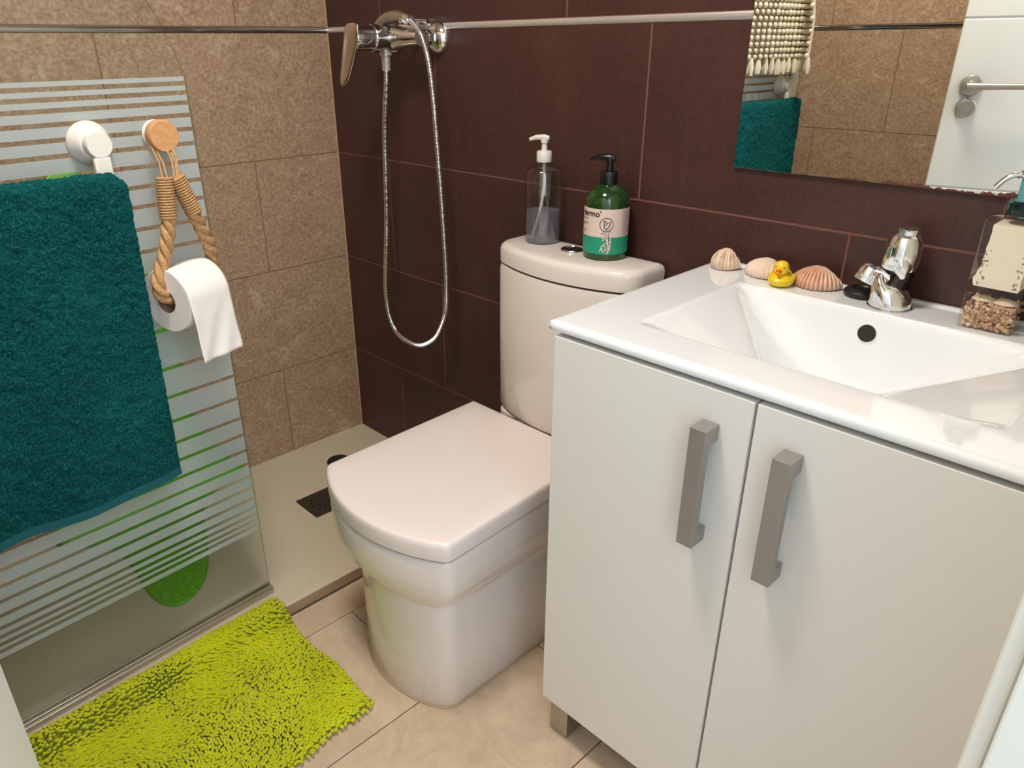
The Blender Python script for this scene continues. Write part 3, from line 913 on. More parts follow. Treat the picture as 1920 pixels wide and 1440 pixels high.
# ------------------------------------------------------------------ crochet cloth with bobbles (only seen in the mirror)
def crochet():
    root = thing('crochet_cloth', 'cream crocheted cotton cloth with bobbles, seen hanging in the mirror', 'cloth', (0.64, -1.30, 1.36))
    # path in plan: along the glass, round a soft bend, then across in front of the wall
    plan = catmull([(0.612, -1.08, 0), (0.628, -1.16, 0), (0.634, -1.26, 0), (0.640, -1.34, 0), (0.668, -1.385, 0), (0.700, -1.37, 0), (0.712, -1.345, 0)], 10)
    nz = 34; z0, z1 = 1.13, 1.42
    vs = []; fs = []
    for k in range(nz + 1):
        t = k / nz; z = z0 + (z1 - z0) * t
        for p in plan:
            c = Vector((0.655, -1.33, 0)); sq = 1 - 0.45 * max(0, (z - 1.24) / 0.18)
            pp = c + (p - c) * sq
            vs.append((pp.x + 0.004, pp.y, z))
    n = len(plan)
    for k in range(nz):
        for j in range(n - 1): fs.append((k * n + j, k * n + j + 1, (k + 1) * n + j + 1, (k + 1) * n + j))
    so = MB().add(vs, fs).build('weave', simple('cotton_weave', srgb(112, 96, 72), 1.0), root)
    sm = so.modifiers.new('s', 'SOLIDIFY'); sm.thickness = 0.003
    ico = MB().lathe([(0.0, -1), (0.6, -0.8), (0.95, -0.3), (0.95, 0.3), (0.6, 0.8), (0.0, 1)], 8)
    bob = MB()
    for r in range(16):
        z = z0 + 0.008 + r * 0.0180
        for j in range(0, n, 3):
            if j + (r % 2) >= n: continue
            t = (z - z0) / (z1 - z0); c = Vector((0.655, -1.33, 0)); sq = 1 - 0.45 * max(0, (z - 1.24) / 0.18)
            p = c + (plan[j] - c) * sq
            pr = plan[min(j + 1, n - 1)] - plan[max(j - 1, 0)]; nn = Vector((pr.y, -pr.x, 0)).normalized() * -1
            for sgn in (1,):
                q = p + nn * 0.005 * sgn
                s_ = 0.0080 * (0.85 + 0.3 * random.random())
                bob.add([(q.x + v[0] * s_ + 0.004, q.y + v[1] * s_, z + v[2] * s_ * 1.05) for v in ico.v], ico.f)
    for e in (0, n - 1):
        cp = []
        for k in range(nz + 1):
            z = z0 + (z1 - z0) * k / nz; c = Vector((0.655, -1.33, 0)); sq = 1 - 0.45 * max(0, (z - 1.24) / 0.18); p = c + (plan[e] - c) * sq
            cp.append((p.x + 0.004, p.y, z))
        MB().tube(cp, 0.0042, 8).build('edge_cord', MT['bobble'], root)
    b = bob.build('bobbles', MT['bobble'], root); b['kind'] = 'stuff'
    fr = MB()
    for j in range(0, n, 4):
        p = plan[j]
        for k in range(3):
            dx, dy = random.uniform(-.004, .004), random.uniform(-.004, .004)
            fr.tube([(p.x + 0.004, p.y, z0 + 0.004), (p.x + dx + 0.004, p.y + dy, z0 - 0.022), (p.x + dx * 1.6 + 0.004, p.y + dy * 1.6, z0 - 0.038 - random.random() * 0.010)], [0.0062, 0.0098, 0.0060], 9)
    f = fr.build('fringe', MT['bobble'], root); f['kind'] = 'stuff'
    MB().tube(catmull([(0.655, -1.33, 1.415), (0.64, -1.34, 1.45), (0.625, -1.36, 1.475)], 6), 0.003, 6).build('loop', MT['bobble'], root)
crochet()
hk = MB(); hk.lathe([(0, 0), (0.022, 0), (0.022, 0.005), (0.012, 0.012), (0.005, 0.014), (0.005, 0.03), (0, 0.03)], 24, frame(GP(0.72, 1.44, 0.0033), gn))
hk.tube([GP(0.72, 1.44, 0.030), GP(0.72, 1.425, 0.036), GP(0.72, 1.43, 0.046)], 0.0035, 8)
tag(hk.build('suction_hook', MT['chrome']), 'chrome suction hook on the glass that holds the crocheted cloth', 'hook')

# ------------------------------------------------------------------ shower mixer
MX, MZ = 0.369, 1.197
mix = thing('shower_mixer', 'chrome single lever shower mixer on the brown tiled wall', 'shower mixer', (MX, 0, MZ))
for x in (MX - 0.075, MX + 0.075 + 0.014):
    m = MB(); M = frame((x, -0.0002, MZ), (0, -1, 0))
    m.lathe([(0, 0), (0.034, 0), (0.0345, 0.003), (0.031, 0.010), (0.022, 0.018), (0.017, 0.020), (0.017, 0.022), (0.0, 0.022)], 36, M)
    m.build('escutcheon', MT['chrome'], mix)
    m = MB(); m.lathe([(0.0, 0.022), (0.0155, 0.022), (0.0155, 0.036), (0.013, 0.038), (0.013, 0.052), (0, 0.052)], 6, M)
    m.build('hex_nut', MT['chrome'], mix)
m = MB()
m.tube([(MX - 0.085, -0.062, MZ), (MX - 0.055, -0.062, MZ), (MX - 0.02, -0.066, MZ), (MX + 0.02, -0.066, MZ), (MX + 0.06, -0.062, MZ), (MX + 0.10, -0.062, MZ)], [0.0165, 0.0175, 0.026, 0.026, 0.0185, 0.0165], 28)
m.build('valve_body', MT['chrome'], mix)
m = MB(); m.lathe([(0.024, 0.03), (0.026, 0.06), (0.0265, 0.088), (0.0285, 0.090), (0.0285, 0.104), (0.0265, 0.106), (0.0255, 0.112), (0.0255, 0.152), (0.023, 0.156), (0, 0.157)], 40, frame((MX, -0.02, MZ), (0, -1, 0)))
m.build('cartridge_sleeve', MT['dkchrome'], mix)
# lever: flat paddle hanging from the sleeve
m = MB(); rr = []
LV = [(0.0, 0.030, 0.012, 0.0), (0.006, 0.026, 0.0185, 0.0), (0.010, 0.010, 0.0215, -0.002), (0.012, -0.010, 0.0215, -0.004), (0.018, -0.035, 0.019, -0.009), (0.026, -0.060, 0.0165, -0.015), (0.034, -0.080, 0.014, -0.021), (0.040, -0.093, 0.009, -0.025), (0.042, -0.098, 0.003, -0.027)]
for i, (d, dz, hw, yy) in enumerate(LV):
    y = -0.181 + yy * 0.55
    rr.append([(MX + hw * 1.25 * math.cos(a) + 0.004 + dz * 0.24, y + 0.0052 * math.sin(a) * (1 if i not in (0, 8) else .5), MZ + dz) for a in [2 * PI * k / 20 for k in range(20)]])
m.rings(rr)
m.build('lever', simple('lever_satin', srgb(206, 196, 180), 0.22, 1), mix)
m = MB(); M = frame((MX, -0.086, MZ - 0.012), (0, 0, -1), (1, 0, 0))
m.lathe([(0.0, 0), (0.012, 0), (0.0125, 0.018), (0.0145, 0.019), (0.0145, 0.024), (0, 0.024)], 24, M)
m.build('hose_outlet', MT['hoseend'], mix)

# hand shower resting behind the mixer, and its hose
hs = thing('hand_shower', 'pale chrome hand shower lying on top of the mixer', 'hand shower', (0.44, -0.08, 1.235))
hp = catmull([(0.445, -0.082, 1.236), (0.415, -0.080, 1.2425), (0.385, -0.078, 1.2415), (0.355, -0.076, 1.234), (0.330, -0.070, 1.222), (0.312, -0.060, 1.208)], 6)
MB().tube(hp, list(np.linspace(0.0095, 0.014, len(hp))), 20).build('handle', MT['alu'], hs)
MB().lathe([(0, -0.012), (0.016, -0.011), (0.026, -0.003), (0.028, 0.004), (0.026, 0.008), (0, 0.009)], 32, frame((0.314, -0.050, 1.203), (-0.2, 0.75, -0.6))).build('spray_head', MT['chrome'], hs)
MB().tube([(0.4455, -0.082, 1.236), (0.462, -0.0825, 1.231)], [0.0118, 0.0112], 16).build('collar', MT['chrome'], hs)
m = MB(); m.tube([(0.415, -0.076, 1.233), (0.415, -0.020, 1.231), (0.415, -0.001, 1.231)], 0.007, 12)
m.build('wall_bracket', MT['chrome'], hs, bevel=0.002)

hpts = catmull([(MX, -0.086, 1.138), (0.366, -0.088, 1.09), (0.341, -0.082, 0.987), (0.325, -0.08, 0.791), (0.305, -0.08, 0.640), (0.299, -0.08, 0.575), (0.308, -0.08, 0.508), (0.340, -0.08, 0.468), (0.396, -0.08, 0.4545), (0.446, -0.08, 0.461), (0.499, -0.08, 0.495), (0.533, -0.08, 0.545), (0.549, -0.08, 0.600), (0.5525, -0.08, 0.695), (0.545, -0.08, 0.847), (0.536, -0.08, 0.966), (0.528, -0.081, 1.079), (0.519, -0.083, 1.150), (0.505, -0.084, 1.190), (0.488, -0.083, 1.214), (0.462, -0.0825, 1.231)], 60)
# resample and ripple the radius: coil of the flexible hose
Ls = [0]
for a, b in zip(hpts[:-1], hpts[1:]): Ls.append(Ls[-1] + (b - a).length)
tot = Ls[-1]; npt = int(tot / 0.0011); out = []; k = 0
for i in range(npt + 1):
    d = tot * i / npt
    while k < len(Ls) - 2 and Ls[k + 1] < d: k += 1
    t = (d - Ls[k]) / max(1e-9, Ls[k + 1] - Ls[k]); out.append(hpts[k].lerp(hpts[k + 1], t))
rad = [0.0070 if (i % 4) < 2 else 0.0054 for i in range(len(out))]
hose = MB().tube(out, rad, 12).build('shower_hose', MT['hose'], auto=30)
tag(hose, 'ribbed chrome shower hose hanging in a long loop below the mixer', 'hose')
MB().tube([(MX, -0.086, 1.1615), (MX, -0.086, 1.150), (MX, -0.0862, 1.128)], [0.0115, 0.0105, 0.0098], 18).build('connector', MT['hoseend'], hose)

# ------------------------------------------------------------------ toilet
TCX = 0.922
def plan_ring(hl, hr, yc, ym, r, yb, z, cx=TCX, n_s=6, n_c=7, n_a=20, hbl=None, hbr=None):
    """outline: back-left, down the left side, rounded front-left corner, bowed front, rounded corner, right side, back"""
    hbl = hl if hbl is None else hbl; hbr = hr if hbr is None else hbr
    pts = []
    # front arc: circle through (-hl, yc), (0, ym), (hr, yc)
    half = (hl + hr) / 2; sag = max(yc - ym, 1e-4); R = (half ** 2 + sag ** 2) / (2 * sag); mid = (hr - hl) / 2
    def arc(u):  # u in [-1, 1]
        x = u * half; return Vector((mid + x, ym + R - math.sqrt(max(R * R - x * x, 0)), 0))
    ur = 1 - r / half
    A = arc(-ur); B = Vector((-hl, yc + r * 1.15, 0)); Cc = Vector((-hl, arc(-1).y, 0))
    left_back = Vector((-hbl, yb, 0))
    for k in range(n_s): pts.append(left_back.lerp(B, k / n_s))
    for k in range(n_c):
        t = k / n_c; pts.append(B * (1 - t) ** 2 + Cc * 2 * t * (1 - t) + A * t * t)
    for k in range(n_a + 1): pts.append(arc(-ur + 2 * ur * k / n_a))
    A2 = arc(ur); B2 = Vector((hr, yc + r * 1.15, 0)); C2 = Vector((hr, arc(1).y, 0))
    for k in range(1, n_c + 1):
        t = k / n_c; pts.append(A2 * (1 - t) ** 2 + C2 * 2 * t * (1 - t) + B2 * t * t)
    rb = Vector((hbr, yb, 0))
    for k in range(1, n_s + 1): pts.append(B2.lerp(rb, k / n_s))
    return [(p.x + cx, p.y, z) for p in pts]
toilet = thing('toilet', 'white close coupled toilet with closed square lid beside the vanity', 'toilet', (TCX, -0.3, 0))
def ring_inset(p, d, z):
    a = dict(p); return plan_ring(a['hl'] - d, a['hr'] - d, a['yc'] + d, a['ym'] + d, a['r'], a['yb'] - d * a.get('bk', 0), z, hbl=a.get('hbl', a['hl']) - d, hbr=a.get('hbr', a['hr']) - d)
foot = dict(hl=0.122, hr=0.153, yc=-0.548, ym=-0.592, r=0.020, yb=-0.012)
rimo = dict(hl=0.181, hr=0.186, yc=-0.568, ym=-0.628, r=0.014, yb=-0.012, hbl=0.150, hbr=0.152)
levels = [ring_inset(foot, 0.002, 0.0005), ring_inset(foot, 0.0, 0.004), ring_inset(foot, 0.0, 0.12), ring_inset(foot, 0.0005, 0.235), ring_inset(foot, 0.001, 0.252)]
def lerpd(a, b, t):
    ks = set(a) | set(b); o = {}
    for k in ks: o[k] = a.get(k, a['hl'] if k == 'hbl' else a['hr'] if k == 'hbr' else 0) * (1 - t) + b.get(k, 0) * t
    return o
f2 = dict(foot); f2['hbl'] = foot['hl']; f2['hbr'] = foot['hr']
for z, t in ((0.256, 0.12), (0.262, 0.25), (0.275, 0.48), (0.292, 0.76), (0.310, 0.94), (0.330, 0.99), (0.352, 1.0), (0.369, 1.0)): levels.append(ring_inset(lerpd(f2, rimo, t), 0.0, z))
for d, z in ((0.001, 0.375), (0.004, 0.3805), (0.009, 0.383), (0.020, 0.3835)): levels.append(ring_inset(rimo, d, z))
MB().rings(levels).build('pan', MT['ceramic'], toilet, auto=50)
# seat ring shadow gap + lid
lidp = dict(hl=0.181, hr=0.189, yc=-0.571, ym=-0.630, r=0.009, yb=-0.160, hbl=0.190, hbr=0.172, bk=-1)
lidp['bk'] = 1
def lid_ring(d, z): return ring_inset(lidp, d, z)
MB().rings([lid_ring(0.005, 0.3835), lid_ring(0.005, 0.3890)]).build('seat_gap', MT['seam'], toilet, auto=50)
MB().rings([lid_ring(0.004, 0.3875), lid_ring(0.0005, 0.3888), lid_ring(0.0, 0.392), lid_ring(0.0, 0.414), lid_ring(0.0008, 0.4222), lid_ring(0.0030, 0.4252), lid_ring(0.0075, 0.4264), lid_ring(0.04, 0.4270), lid_ring(0.09, 0.4275)]).build('seat_lid', MT['lid'], toilet, auto=55)
for x in (TCX - 0.075, TCX + 0.075): MB().tube([(x - 0.018, -0.150, 0.407), (x + 0.018, -0.150, 0.407)], 0.010, 14).build('hinge', MT['chrome'], toilet)
# pan shoulder under the cistern
MB().rings([plan_ring(0.150, 0.152, -0.125, -0.150, 0.02, -0.012, z, TCX + 0.006) for z in (0.372, 0.416)]).build('cistern_shelf', MT['ceramic'], toilet, auto=50, bevel=0.004)
# cistern
CC = 0.937
def cis(d, z, w=0.182, yc=-0.104, ym=-0.150): return plan_ring(w - d, w - d, yc + d, ym + d, 0.026, -0.010 - d * 0.6, z, CC)
MB().rings([cis(0.012, 0.4165, 0.172, -0.112, -0.160), cis(0.004, 0.420, 0.172, -0.112, -0.160), cis(0.0, 0.428, 0.173, -0.112, -0.160), cis(0, 0.60, 0.177, -0.110, -0.156), cis(0, 0.745, 0.180, -0.107, -0.152), cis(0.002, 0.7535, 0.180, -0.107, -0.152)]).build('cistern', MT['ceramic'], toilet, auto=50)
MB().rings([cis(0.0045, 0.7533), cis(0.0045, 0.7580)]).build('cistern_seam', MT['seam'], toilet, auto=50)
MB().rings([cis(0.003, 0.7570), cis(0.0, 0.7585), cis(0.0, 0.785), cis(0.002, 0.7925), cis(0.007, 0.7975), cis(0.014, 0.7992), cis(0.04, 0.8000)]).build('cistern_lid', MT['ceramic'], toilet, auto=55)
bt = MB().lathe([(0.0, 0), (0.0215, 0), (0.0225, 0.002), (0.0215, 0.0045), (0.0185, 0.005), (0.0175, 0.0038), (0, 0.0045)], 36, Matrix.Translation((0.930, -0.064, 0.7999))).build('flush_button', MT['dkchrome'], toilet)
MB().box((0.9295, -0.081, 0.804), (0.9305, -0.047, 0.8052)).build('button_split', MT['dark'], bt, smooth=False)
# sealant bead at the foot
bead = ring_inset(foot, -0.001, 0.002)
MB().tube([Vector(p) for p in bead], 0.0022, 6).build('sealant', simple('old_sealant', srgb(186, 162, 130), 0.8), toilet)

# ------------------------------------------------------------------ bottles on the cistern
def bottle_clear():
    c = Vector((0.834, -0.0475, 0.8001))
    b = thing('soap_bottle', 'clear plastic pump bottle a third full, on the cistern left of the button', 'bottle', c)
    r = 0.0375; M = Matrix.Translation(c)
    prof = [(0.0, 0.0), (r - 0.004, 0.0), (r - 0.0008, 0.002), (r, 0.006), (r, 0.098), (r + 0.0009, 0.1005), (r, 0.103), (r, 0.142), (r - 0.003, 0.149), (r - 0.012, 0.155), (0.0135, 0.158), (0.0128, 0.165)]
    inner = [(max(a - 0.0011, 0), z + (0.0012 if z < 0.003 else 0)) for a, z in prof]
    MB().lathe(prof + inner[::-1], 48, M, cap0=False, cap1=False).build('shell', MT['clearp'], b, auto=50)
    lq = [(0.0, 0.0016), (r - 0.0055, 0.0016), (r - 0.0022, 0.006), (r - 0.0018, 0.064), (r - 0.0019, 0.0655), (0.0, 0.0650)]
    MB().lathe(lq, 48, M).build('liquid', MT['water'], b, auto=50)
    MB().lathe([(0.0, 0.164), (0.0152, 0.164), (0.0155, 0.166), (0.0155, 0.183), (0.014, 0.185), (0.006, 0.186), (0.0055, 0.200), (0.0075, 0.201), (0.0078, 0.212), (0, 0.214)], 28, M).build('pump', MT['pump'], b)
    m = MB(); z = c.z + 0.2095
    d = Vector((-0.93, -0.36, 0))
    m.tube([c + Vector((0, 0, 0.2095)) - d * 0.010, c + Vector((0, 0, 0.211)), c + Vector((0, 0, 0.2105)) + d * 0.018, c + Vector((0, 0, 0.206)) + d * 0.032], [0.0045, 0.0062, 0.0048, 0.0036], 12)
    m.build('nozzle', MT['pump'], b)
    m = MB().tube(catmull([c + Vector((0, 0, 0.16)), c + Vector((0.001, 0, 0.11)), c + Vector((-0.006, -0.004, 0.06)), c + Vector((-0.020, -0.012, 0.005))], 8), 0.0032, 10)
    m.build('dip_tube', simple('dip_tube_plastic', srgb(214, 214, 212), 0.3), b)
bottle_clear()

def text_mesh(txt, size, name='t'):
    cu = bpy.data.curves.new(name, 'FONT'); cu.body = txt; cu.size = size; cu.resolution_u = 4; cu.extrude = 0; cu.offset = size * 0.018
    o = bpy.data.objects.new(name, cu); COL.objects.link(o)
    dg = bpy.context.evaluated_depsgraph_get(); dg.update()
    me = bpy.data.meshes.new_from_object(o.evaluated_get(dg))
    vs = [tuple(v.co) for v in me.vertices]; fs = [tuple(p.vertices) for p in me.polygons]
    bpy.data.objects.remove(o); bpy.data.curves.remove(cu); bpy.data.meshes.remove(me)
    return vs, fs

def bottle_green():
    c = Vector((1.003, -0.0505, 0.8001))
    b = thing('lotion_bottle', 'dark green pump bottle with pink and teal label, on the cistern right of the button', 'bottle', c)
    r = 0.0430; M = Matrix.Translation(c)
    prof = [(0.0, 0.0), (r - 0.005, 0.0), (r - 0.001, 0.002), (r, 0.007), (r, 0.104), (r - 0.0015, 0.113), (r - 0.006, 0.123), (r - 0.014, 0.132), (0.019, 0.138), (0.0150, 0.1400), (0.0145, 0.145)]
    MB().lathe(prof, 48, M).build('shell', simple('green_bottle_gloss', srgb(18, 58, 14), 0.08, coat=0.6), b, auto=50)
    MB().lathe([(0.0, 0.139), (0.0165, 0.139), (0.0168, 0.141), (0.0168, 0.160), (0.0155, 0.163), (0.007, 0.1635), (0.0068, 0.180), (0.0085, 0.181), (0.0088, 0.1885), (0, 0.190)], 28, M).build('pump', MT['blackp'], b)
    d = Vector((-0.92, -0.39, 0)); m = MB()
    m.tube([c + Vector((0, 0, 0.186)) - d * 0.010, c + Vector((0, 0, 0.1875)), c + Vector((0, 0, 0.1875)) + d * 0.022, c + Vector((0, 0, 0.182)) + d * 0.038], [0.005, 0.007, 0.0052, 0.0035], 12)
    m.build('nozzle', MT['blackp'], b)
    # label wraps the front; angles measured from the direction towards the camera
    a0 = math.atan2(-1.165, 0.883)
    def cyl(u, z, off): return (c.x + (r + off) * math.cos(a0 + u), c.y + (r + off) * math.sin(a0 + u), c.z + z)
    def patch(u0, u1, z0, z1, off, name, mat, parent, n=28):
        vs = []; 
        for k in range(n + 1):
            u = u0 + (u1 - u0) * k / n
            vs += [cyl(u, z0, off), cyl(u, z1, off)]
        fs = [(2 * k, 2 * k + 2, 2 * k + 3, 2 * k + 1) for k in range(n)]
        return MB().add(vs, fs).build(name, mat, parent, auto=60)
    lab = patch(-1.62, 1.62, 0.013, 0.099, 0.0003, 'label', MT['label'], b)
    patch(-1.62, 1.62, 0.013, 0.046, 0.0006, 'teal_band', MT['labelg'], lab)
    patch(0.75, 1.45, 0.050, 0.096, 0.0005, 'print_panel', simple('faint_print', srgb(206, 182, 174), 0.6), lab)
    ink = MB()
    def put(txt, size, u, z):
        vs, fs = text_mesh(txt, size)
        ink.add([cyl(u + x / r, z + y, 0.0009) for x, y, _ in vs], fs)
    put("dermo'", 0.0160, -1.30, 0.0845)
    for i, (tx, z) in enumerate((('natural', 0.0785), ('liquid soap', 0.0700), ('hands', 0.0660), ('aloe vera', 0.0560), ('500 ml', 0.0520))):
        if i in (0, 1, 2, 3, 4):
            # illegible small print: short ink dashes
            x = -1.28
            for w in ((0.10, 0.07, 0.12), (0.14, 0.10, 0.10), (0.10, 0.05), (0.12, 0.12), (0.06, 0.08))[i]:
                n = 3
                vs = []
                for k in range(n + 1):
                    u = x + w * k / n; vs += [cyl(u, z, 0.0009), cyl(u, z + 0.0014, 0.0009)]
                ink.add(vs, [(2 * k, 2 * k + 2, 2 * k + 3, 2 * k + 1) for k in range(n)]); x += w + 0.035
    def stroke(pts, w, mbx, off=0.0009):
        P = catmull([(a, z_, 0) for a, z_ in pts], 6)
        vs = []
        for i, p in enumerate(P):
            t = P[min(i + 1, len(P) - 1)] - P[max(i - 1, 0)]; t = Vector((t.x * r, t.y, 0)).normalized() * w / 2
            vs += [cyl(p.x - t.y / r, p.y + t.x, off), cyl(p.x + t.y / r, p.y - t.x, off)]
        mbx.add(vs, [(2 * k, 2 * k + 2, 2 * k + 3, 2 * k + 1) for k in range(len(P) - 1)])
    cu, cz = 0.02, 0.0705
    stroke([(cu + 0.0125 / r * math.cos(a), cz + 0.0125 * math.sin(a)) for a in np.linspace(0, 2 * PI, 17)], 0.0011, ink)
    stroke([(cu - .15, cz + .005), (cu - .05, cz + .007), (cu - .1, cz - .001), (cu - .08, cz - .006), (cu + .03, cz - .008), (cu + .13, cz - .002), (cu + .15, cz + .006)], 0.0014, ink)
    stroke([(cu - .02, cz - .002), (cu + .02, cz + .004), (cu + .08, cz + .003)], 0.0012, ink)
    ink.build('lettering', MT['ink'], lab, smooth=False)
    pk = MB()
    for i in range(9):
        z = 0.052 - i * 0.0040; uo = 0.10 * math.sin(i * 1.9)
        stroke([(0.02 + uo - .10, z), (0.05 + uo, z + 0.003), (0.12 + uo, z - 0.001)], 0.0019, pk, 0.0010)
    stroke([(-0.16, 0.052), (-0.05, 0.053), (0.05, 0.046), (0.12, 0.034), (0.16, 0.022), (0.08, 0.015)], 0.0026, pk, 0.0010)
    stroke([(0.20, 0.058), (0.17, 0.054), (0.19, 0.048), (0.22, 0.036), (0.2, 0.022)], 0.0022, pk, 0.0010)
    stroke([(-0.22, 0.018), (-0.14, 0.027), (-0.10, 0.020), (-0.04, 0.016)], 0.0018, pk, 0.0010)
    pk.build('drawn_motif', MT['inkp'], lab, smooth=False)
    dk = MB()
    stroke([(-0.20, 0.053), (-0.08, 0.055), (0.03, 0.050), (0.0, 0.042), (0.06, 0.030), (0.10, 0.018)], 0.0008, dk, 0.0012)
    stroke([(0.24, 0.060), (0.15, 0.056), (0.14, 0.045), (0.18, 0.030)], 0.0008, dk, 0.0012)
    dk.build('motif_outline', MT['ink'], lab, smooth=False)
bottle_green()

# ------------------------------------------------------------------ vanity cabinet
VX0, VX1, VYF = 1.2309, 1.8550, -0.4564
van = thing('vanity_cabinet', 'white two door vanity cabinet under the washbasin', 'cabinet', ((VX0 + VX1) / 2, -0.23, 0))
ZB, ZTOP = 0.0921, 0.8075
m = MB()
m.box((VX0, VYF + 0.019, ZB), (VX0 + 0.016, -0.004, ZTOP)).box((VX1 - 0.016, VYF + 0.019, ZB), (VX1, -0.004, ZTOP))
m.box((VX0 + 0.016, VYF + 0.019, ZB), (VX1 - 0.016, -0.004, ZB + 0.016))
m.box((VX0 + 0.016, -0.012, ZB + 0.016), (VX1 - 0.016, -0.004, ZTOP))
m.box((VX0 + 0.016, VYF + 0.022, ZTOP - 0.07), (VX1 - 0.016, VYF + 0.038, ZTOP))
m.build('carcass', MT['lacquer'], van, smooth=False)
GAPX = 1.5430
for x0, x1 in ((VX0, GAPX - 0.0018), (GAPX + 0.0018, VX1)):
    d = MB().box((x0, VYF, ZB), (x1, VYF + 0.0175, ZTOP - 0.006)).build('door', MT['lacquer'], van, smooth=False, bevel=0.0012)
    hx0 = 1.4790 if x0 < 1.4 else 1.5850
    hxm = hx0 + 0.0230
    h = MB()
    y0, y1 = VYF - 0.0310, VYF - 0.0002
    zt_, zb_ = 0.7585, 0.5870
    # side profile extruded along x: front bar with a full block at each end
    prof = [(y1, zt_), (y0, zt_), (y0, zb_), (y1, zb_), (y1, zb_ + 0.022), (y0 + 0.0125, zb_ + 0.022), (y0 + 0.0125, zt_ - 0.026), (y0 + 0.016, zt_ - 0.022), (y1, zt_ - 0.022)]
    h.rings([[(hx0, y, z) for y, z in prof], [(hxm, y, z) for y, z in prof]])
    h.build('handle', MT['grey'], d, smooth=False, bevel=0.001)
for x0, y0 in ((1.2365, -0.4380), (VX1 - 0.0465, -0.4380), (1.2365, -0.075), (VX1 - 0.0465, -0.075)):
    MB().box((x0, y0, 0.0003), (x0 + 0.0405, y0 + 0.045, ZB)).build('leg', MT['steel'], van, smooth=False, bevel=0.0015)

# ------------------------------------------------------------------ washbasin with integrated top
BX0, BX1, BYF, BYB, BZ = 1.2172, 1.8640, -0.4580, -0.0015, 0.8231
xl, xr, yf, yb, xc = 1.313, 1.773, -0.382, -0.094, 1.543
def sst(t): t = min(max(t, 0), 1); return t * t * (3 - 2 * t)
def basin_z(x, y):
    z = BZ
    if y > -0.016: z += 0.0035 * sst((y + 0.016) / 0.007)
    if xl < x < xr and yf < y < yb:
        dx = min(x - xl, xr - x)
        ramp = 0.23 * dx * sst(min(dx / 0.008, 1))
        fb = sst((yb - y) / 0.020) * sst((y - yf) / 0.022)
        t = (y - yf) / (yb - yf)
        w = 0.004 + 0.228 * t ** 0.95
        u = 1 - abs(x - xc) / max(w, 1e-3)
        bowl = 0
        if u > 0: bowl = 0.078 * (1 - (1 - min(u, 1)) ** 2.0) * min(1, w / 0.10) * sst((yb - y) / 0.045)
        z -= ramp * fb + bowl * sst((y - yf) / 0.06)
    return z
bas = MB()
ins = 0.007
def axis(a, b, extra, step):
    v = set(np.round(np.arange(a, b, step), 5)) | {b}
    for e in extra:
        for k in range(-6, 7): 
            q = e + k * 0.0016
            if a < q < b: v.add(round(q, 5))
    v = sorted(v); o = [v[0]]
    for q in v[1:]:
        if q - o[-1] > 0.0009: o.append(q)
    o[-1] = b
    return o
xs = axis(BX0 + ins, BX1 - ins, (xl, xr), 0.0055)
ys = axis(BYF + ins, BYB, (yf, yb, -0.0125), 0.0055)
nX, nY = len(xs), len(ys)
vs = [(x, y, basin_z(x, y)) for x in xs for y in ys]
fs = [(i * nY + j, (i + 1) * nY + j, (i + 1) * nY + j + 1, i * nY + j + 1) for i in range(nX - 1) for j in range(nY - 1)]
# smooth the relief a little
Zg = np.array([v[2] for v in vs]).reshape(nX, nY)
for _ in range(2):
    Zs = Zg.copy()
    Zs[1:-1, 1:-1] = (Zg[1:-1, 1:-1] * 4 + Zg[:-2, 1:-1] + Zg[2:, 1:-1] + Zg[1:-1, :-2] + Zg[1:-1, 2:]) / 8
    Zg = Zs
vs = [(v[0], v[1], float(z)) for v, z in zip(vs, Zg.ravel())]
loop = [(i, 0) for i in range(nX)] + [(nX - 1, j) for j in range(1, nY)] + [(i, nY - 1) for i in range(nX - 2, -1, -1)] + [(0, j) for j in range(nY - 2, 0, -1)]
base_pts = [Vector(vs[i * nY + j]) for i, j in loop]
cxm, cym = (BX0 + BX1) / 2, (BYF + BYB) / 2
def outward(p, d):
    dx = -1 if p.x < BX0 + ins + 1e-4 else (1 if p.x > BX1 - ins - 1e-4 else 0)
    dy = -1 if p.y < BYF + ins + 1e-4 else 0
    k = d / max(1, math.hypot(dx, dy)) if (dx and dy) else d
    return Vector((p.x + dx * k, p.y + dy * k, 0))
ringsP = []
for d, dz in ((0, 0), (0.0028, -0.0006), (0.0050, -0.0020), (0.0065, -0.0042), (0.0070, -0.0070), (0.0070, -0.0115), (0.0055, -0.0140), (0.0030, -0.0152), (-0.008, -0.0152)):
    rg = []
    for p in base_pts:
        q = outward(p, d); z = (p.z if dz > -0.0001 else BZ + (p.z - BZ) * max(0, 1 + dz / 0.01)) + dz
        rg.append((q.x, q.y, z))
    ringsP.append(rg)
n0 = len(vs)
bas.add(vs, fs)
bas.rings(ringsP, True, False, False)
me_o = bas.build('washbasin', MT['basin'], auto=60)
bm = bmesh.new(); bm.from_mesh(me_o.data); bmesh.ops.remove_doubles(bm, verts=bm.verts, dist=0.00005); bmesh.ops.recalc_face_normals(bm, faces=bm.faces)
for f in bm.faces: f.smooth = True
bm.to_mesh(me_o.data); bm.free()
sink = tag(me_o, 'white ceramic washbasin top with sloping sides on the vanity cabinet', 'washbasin')
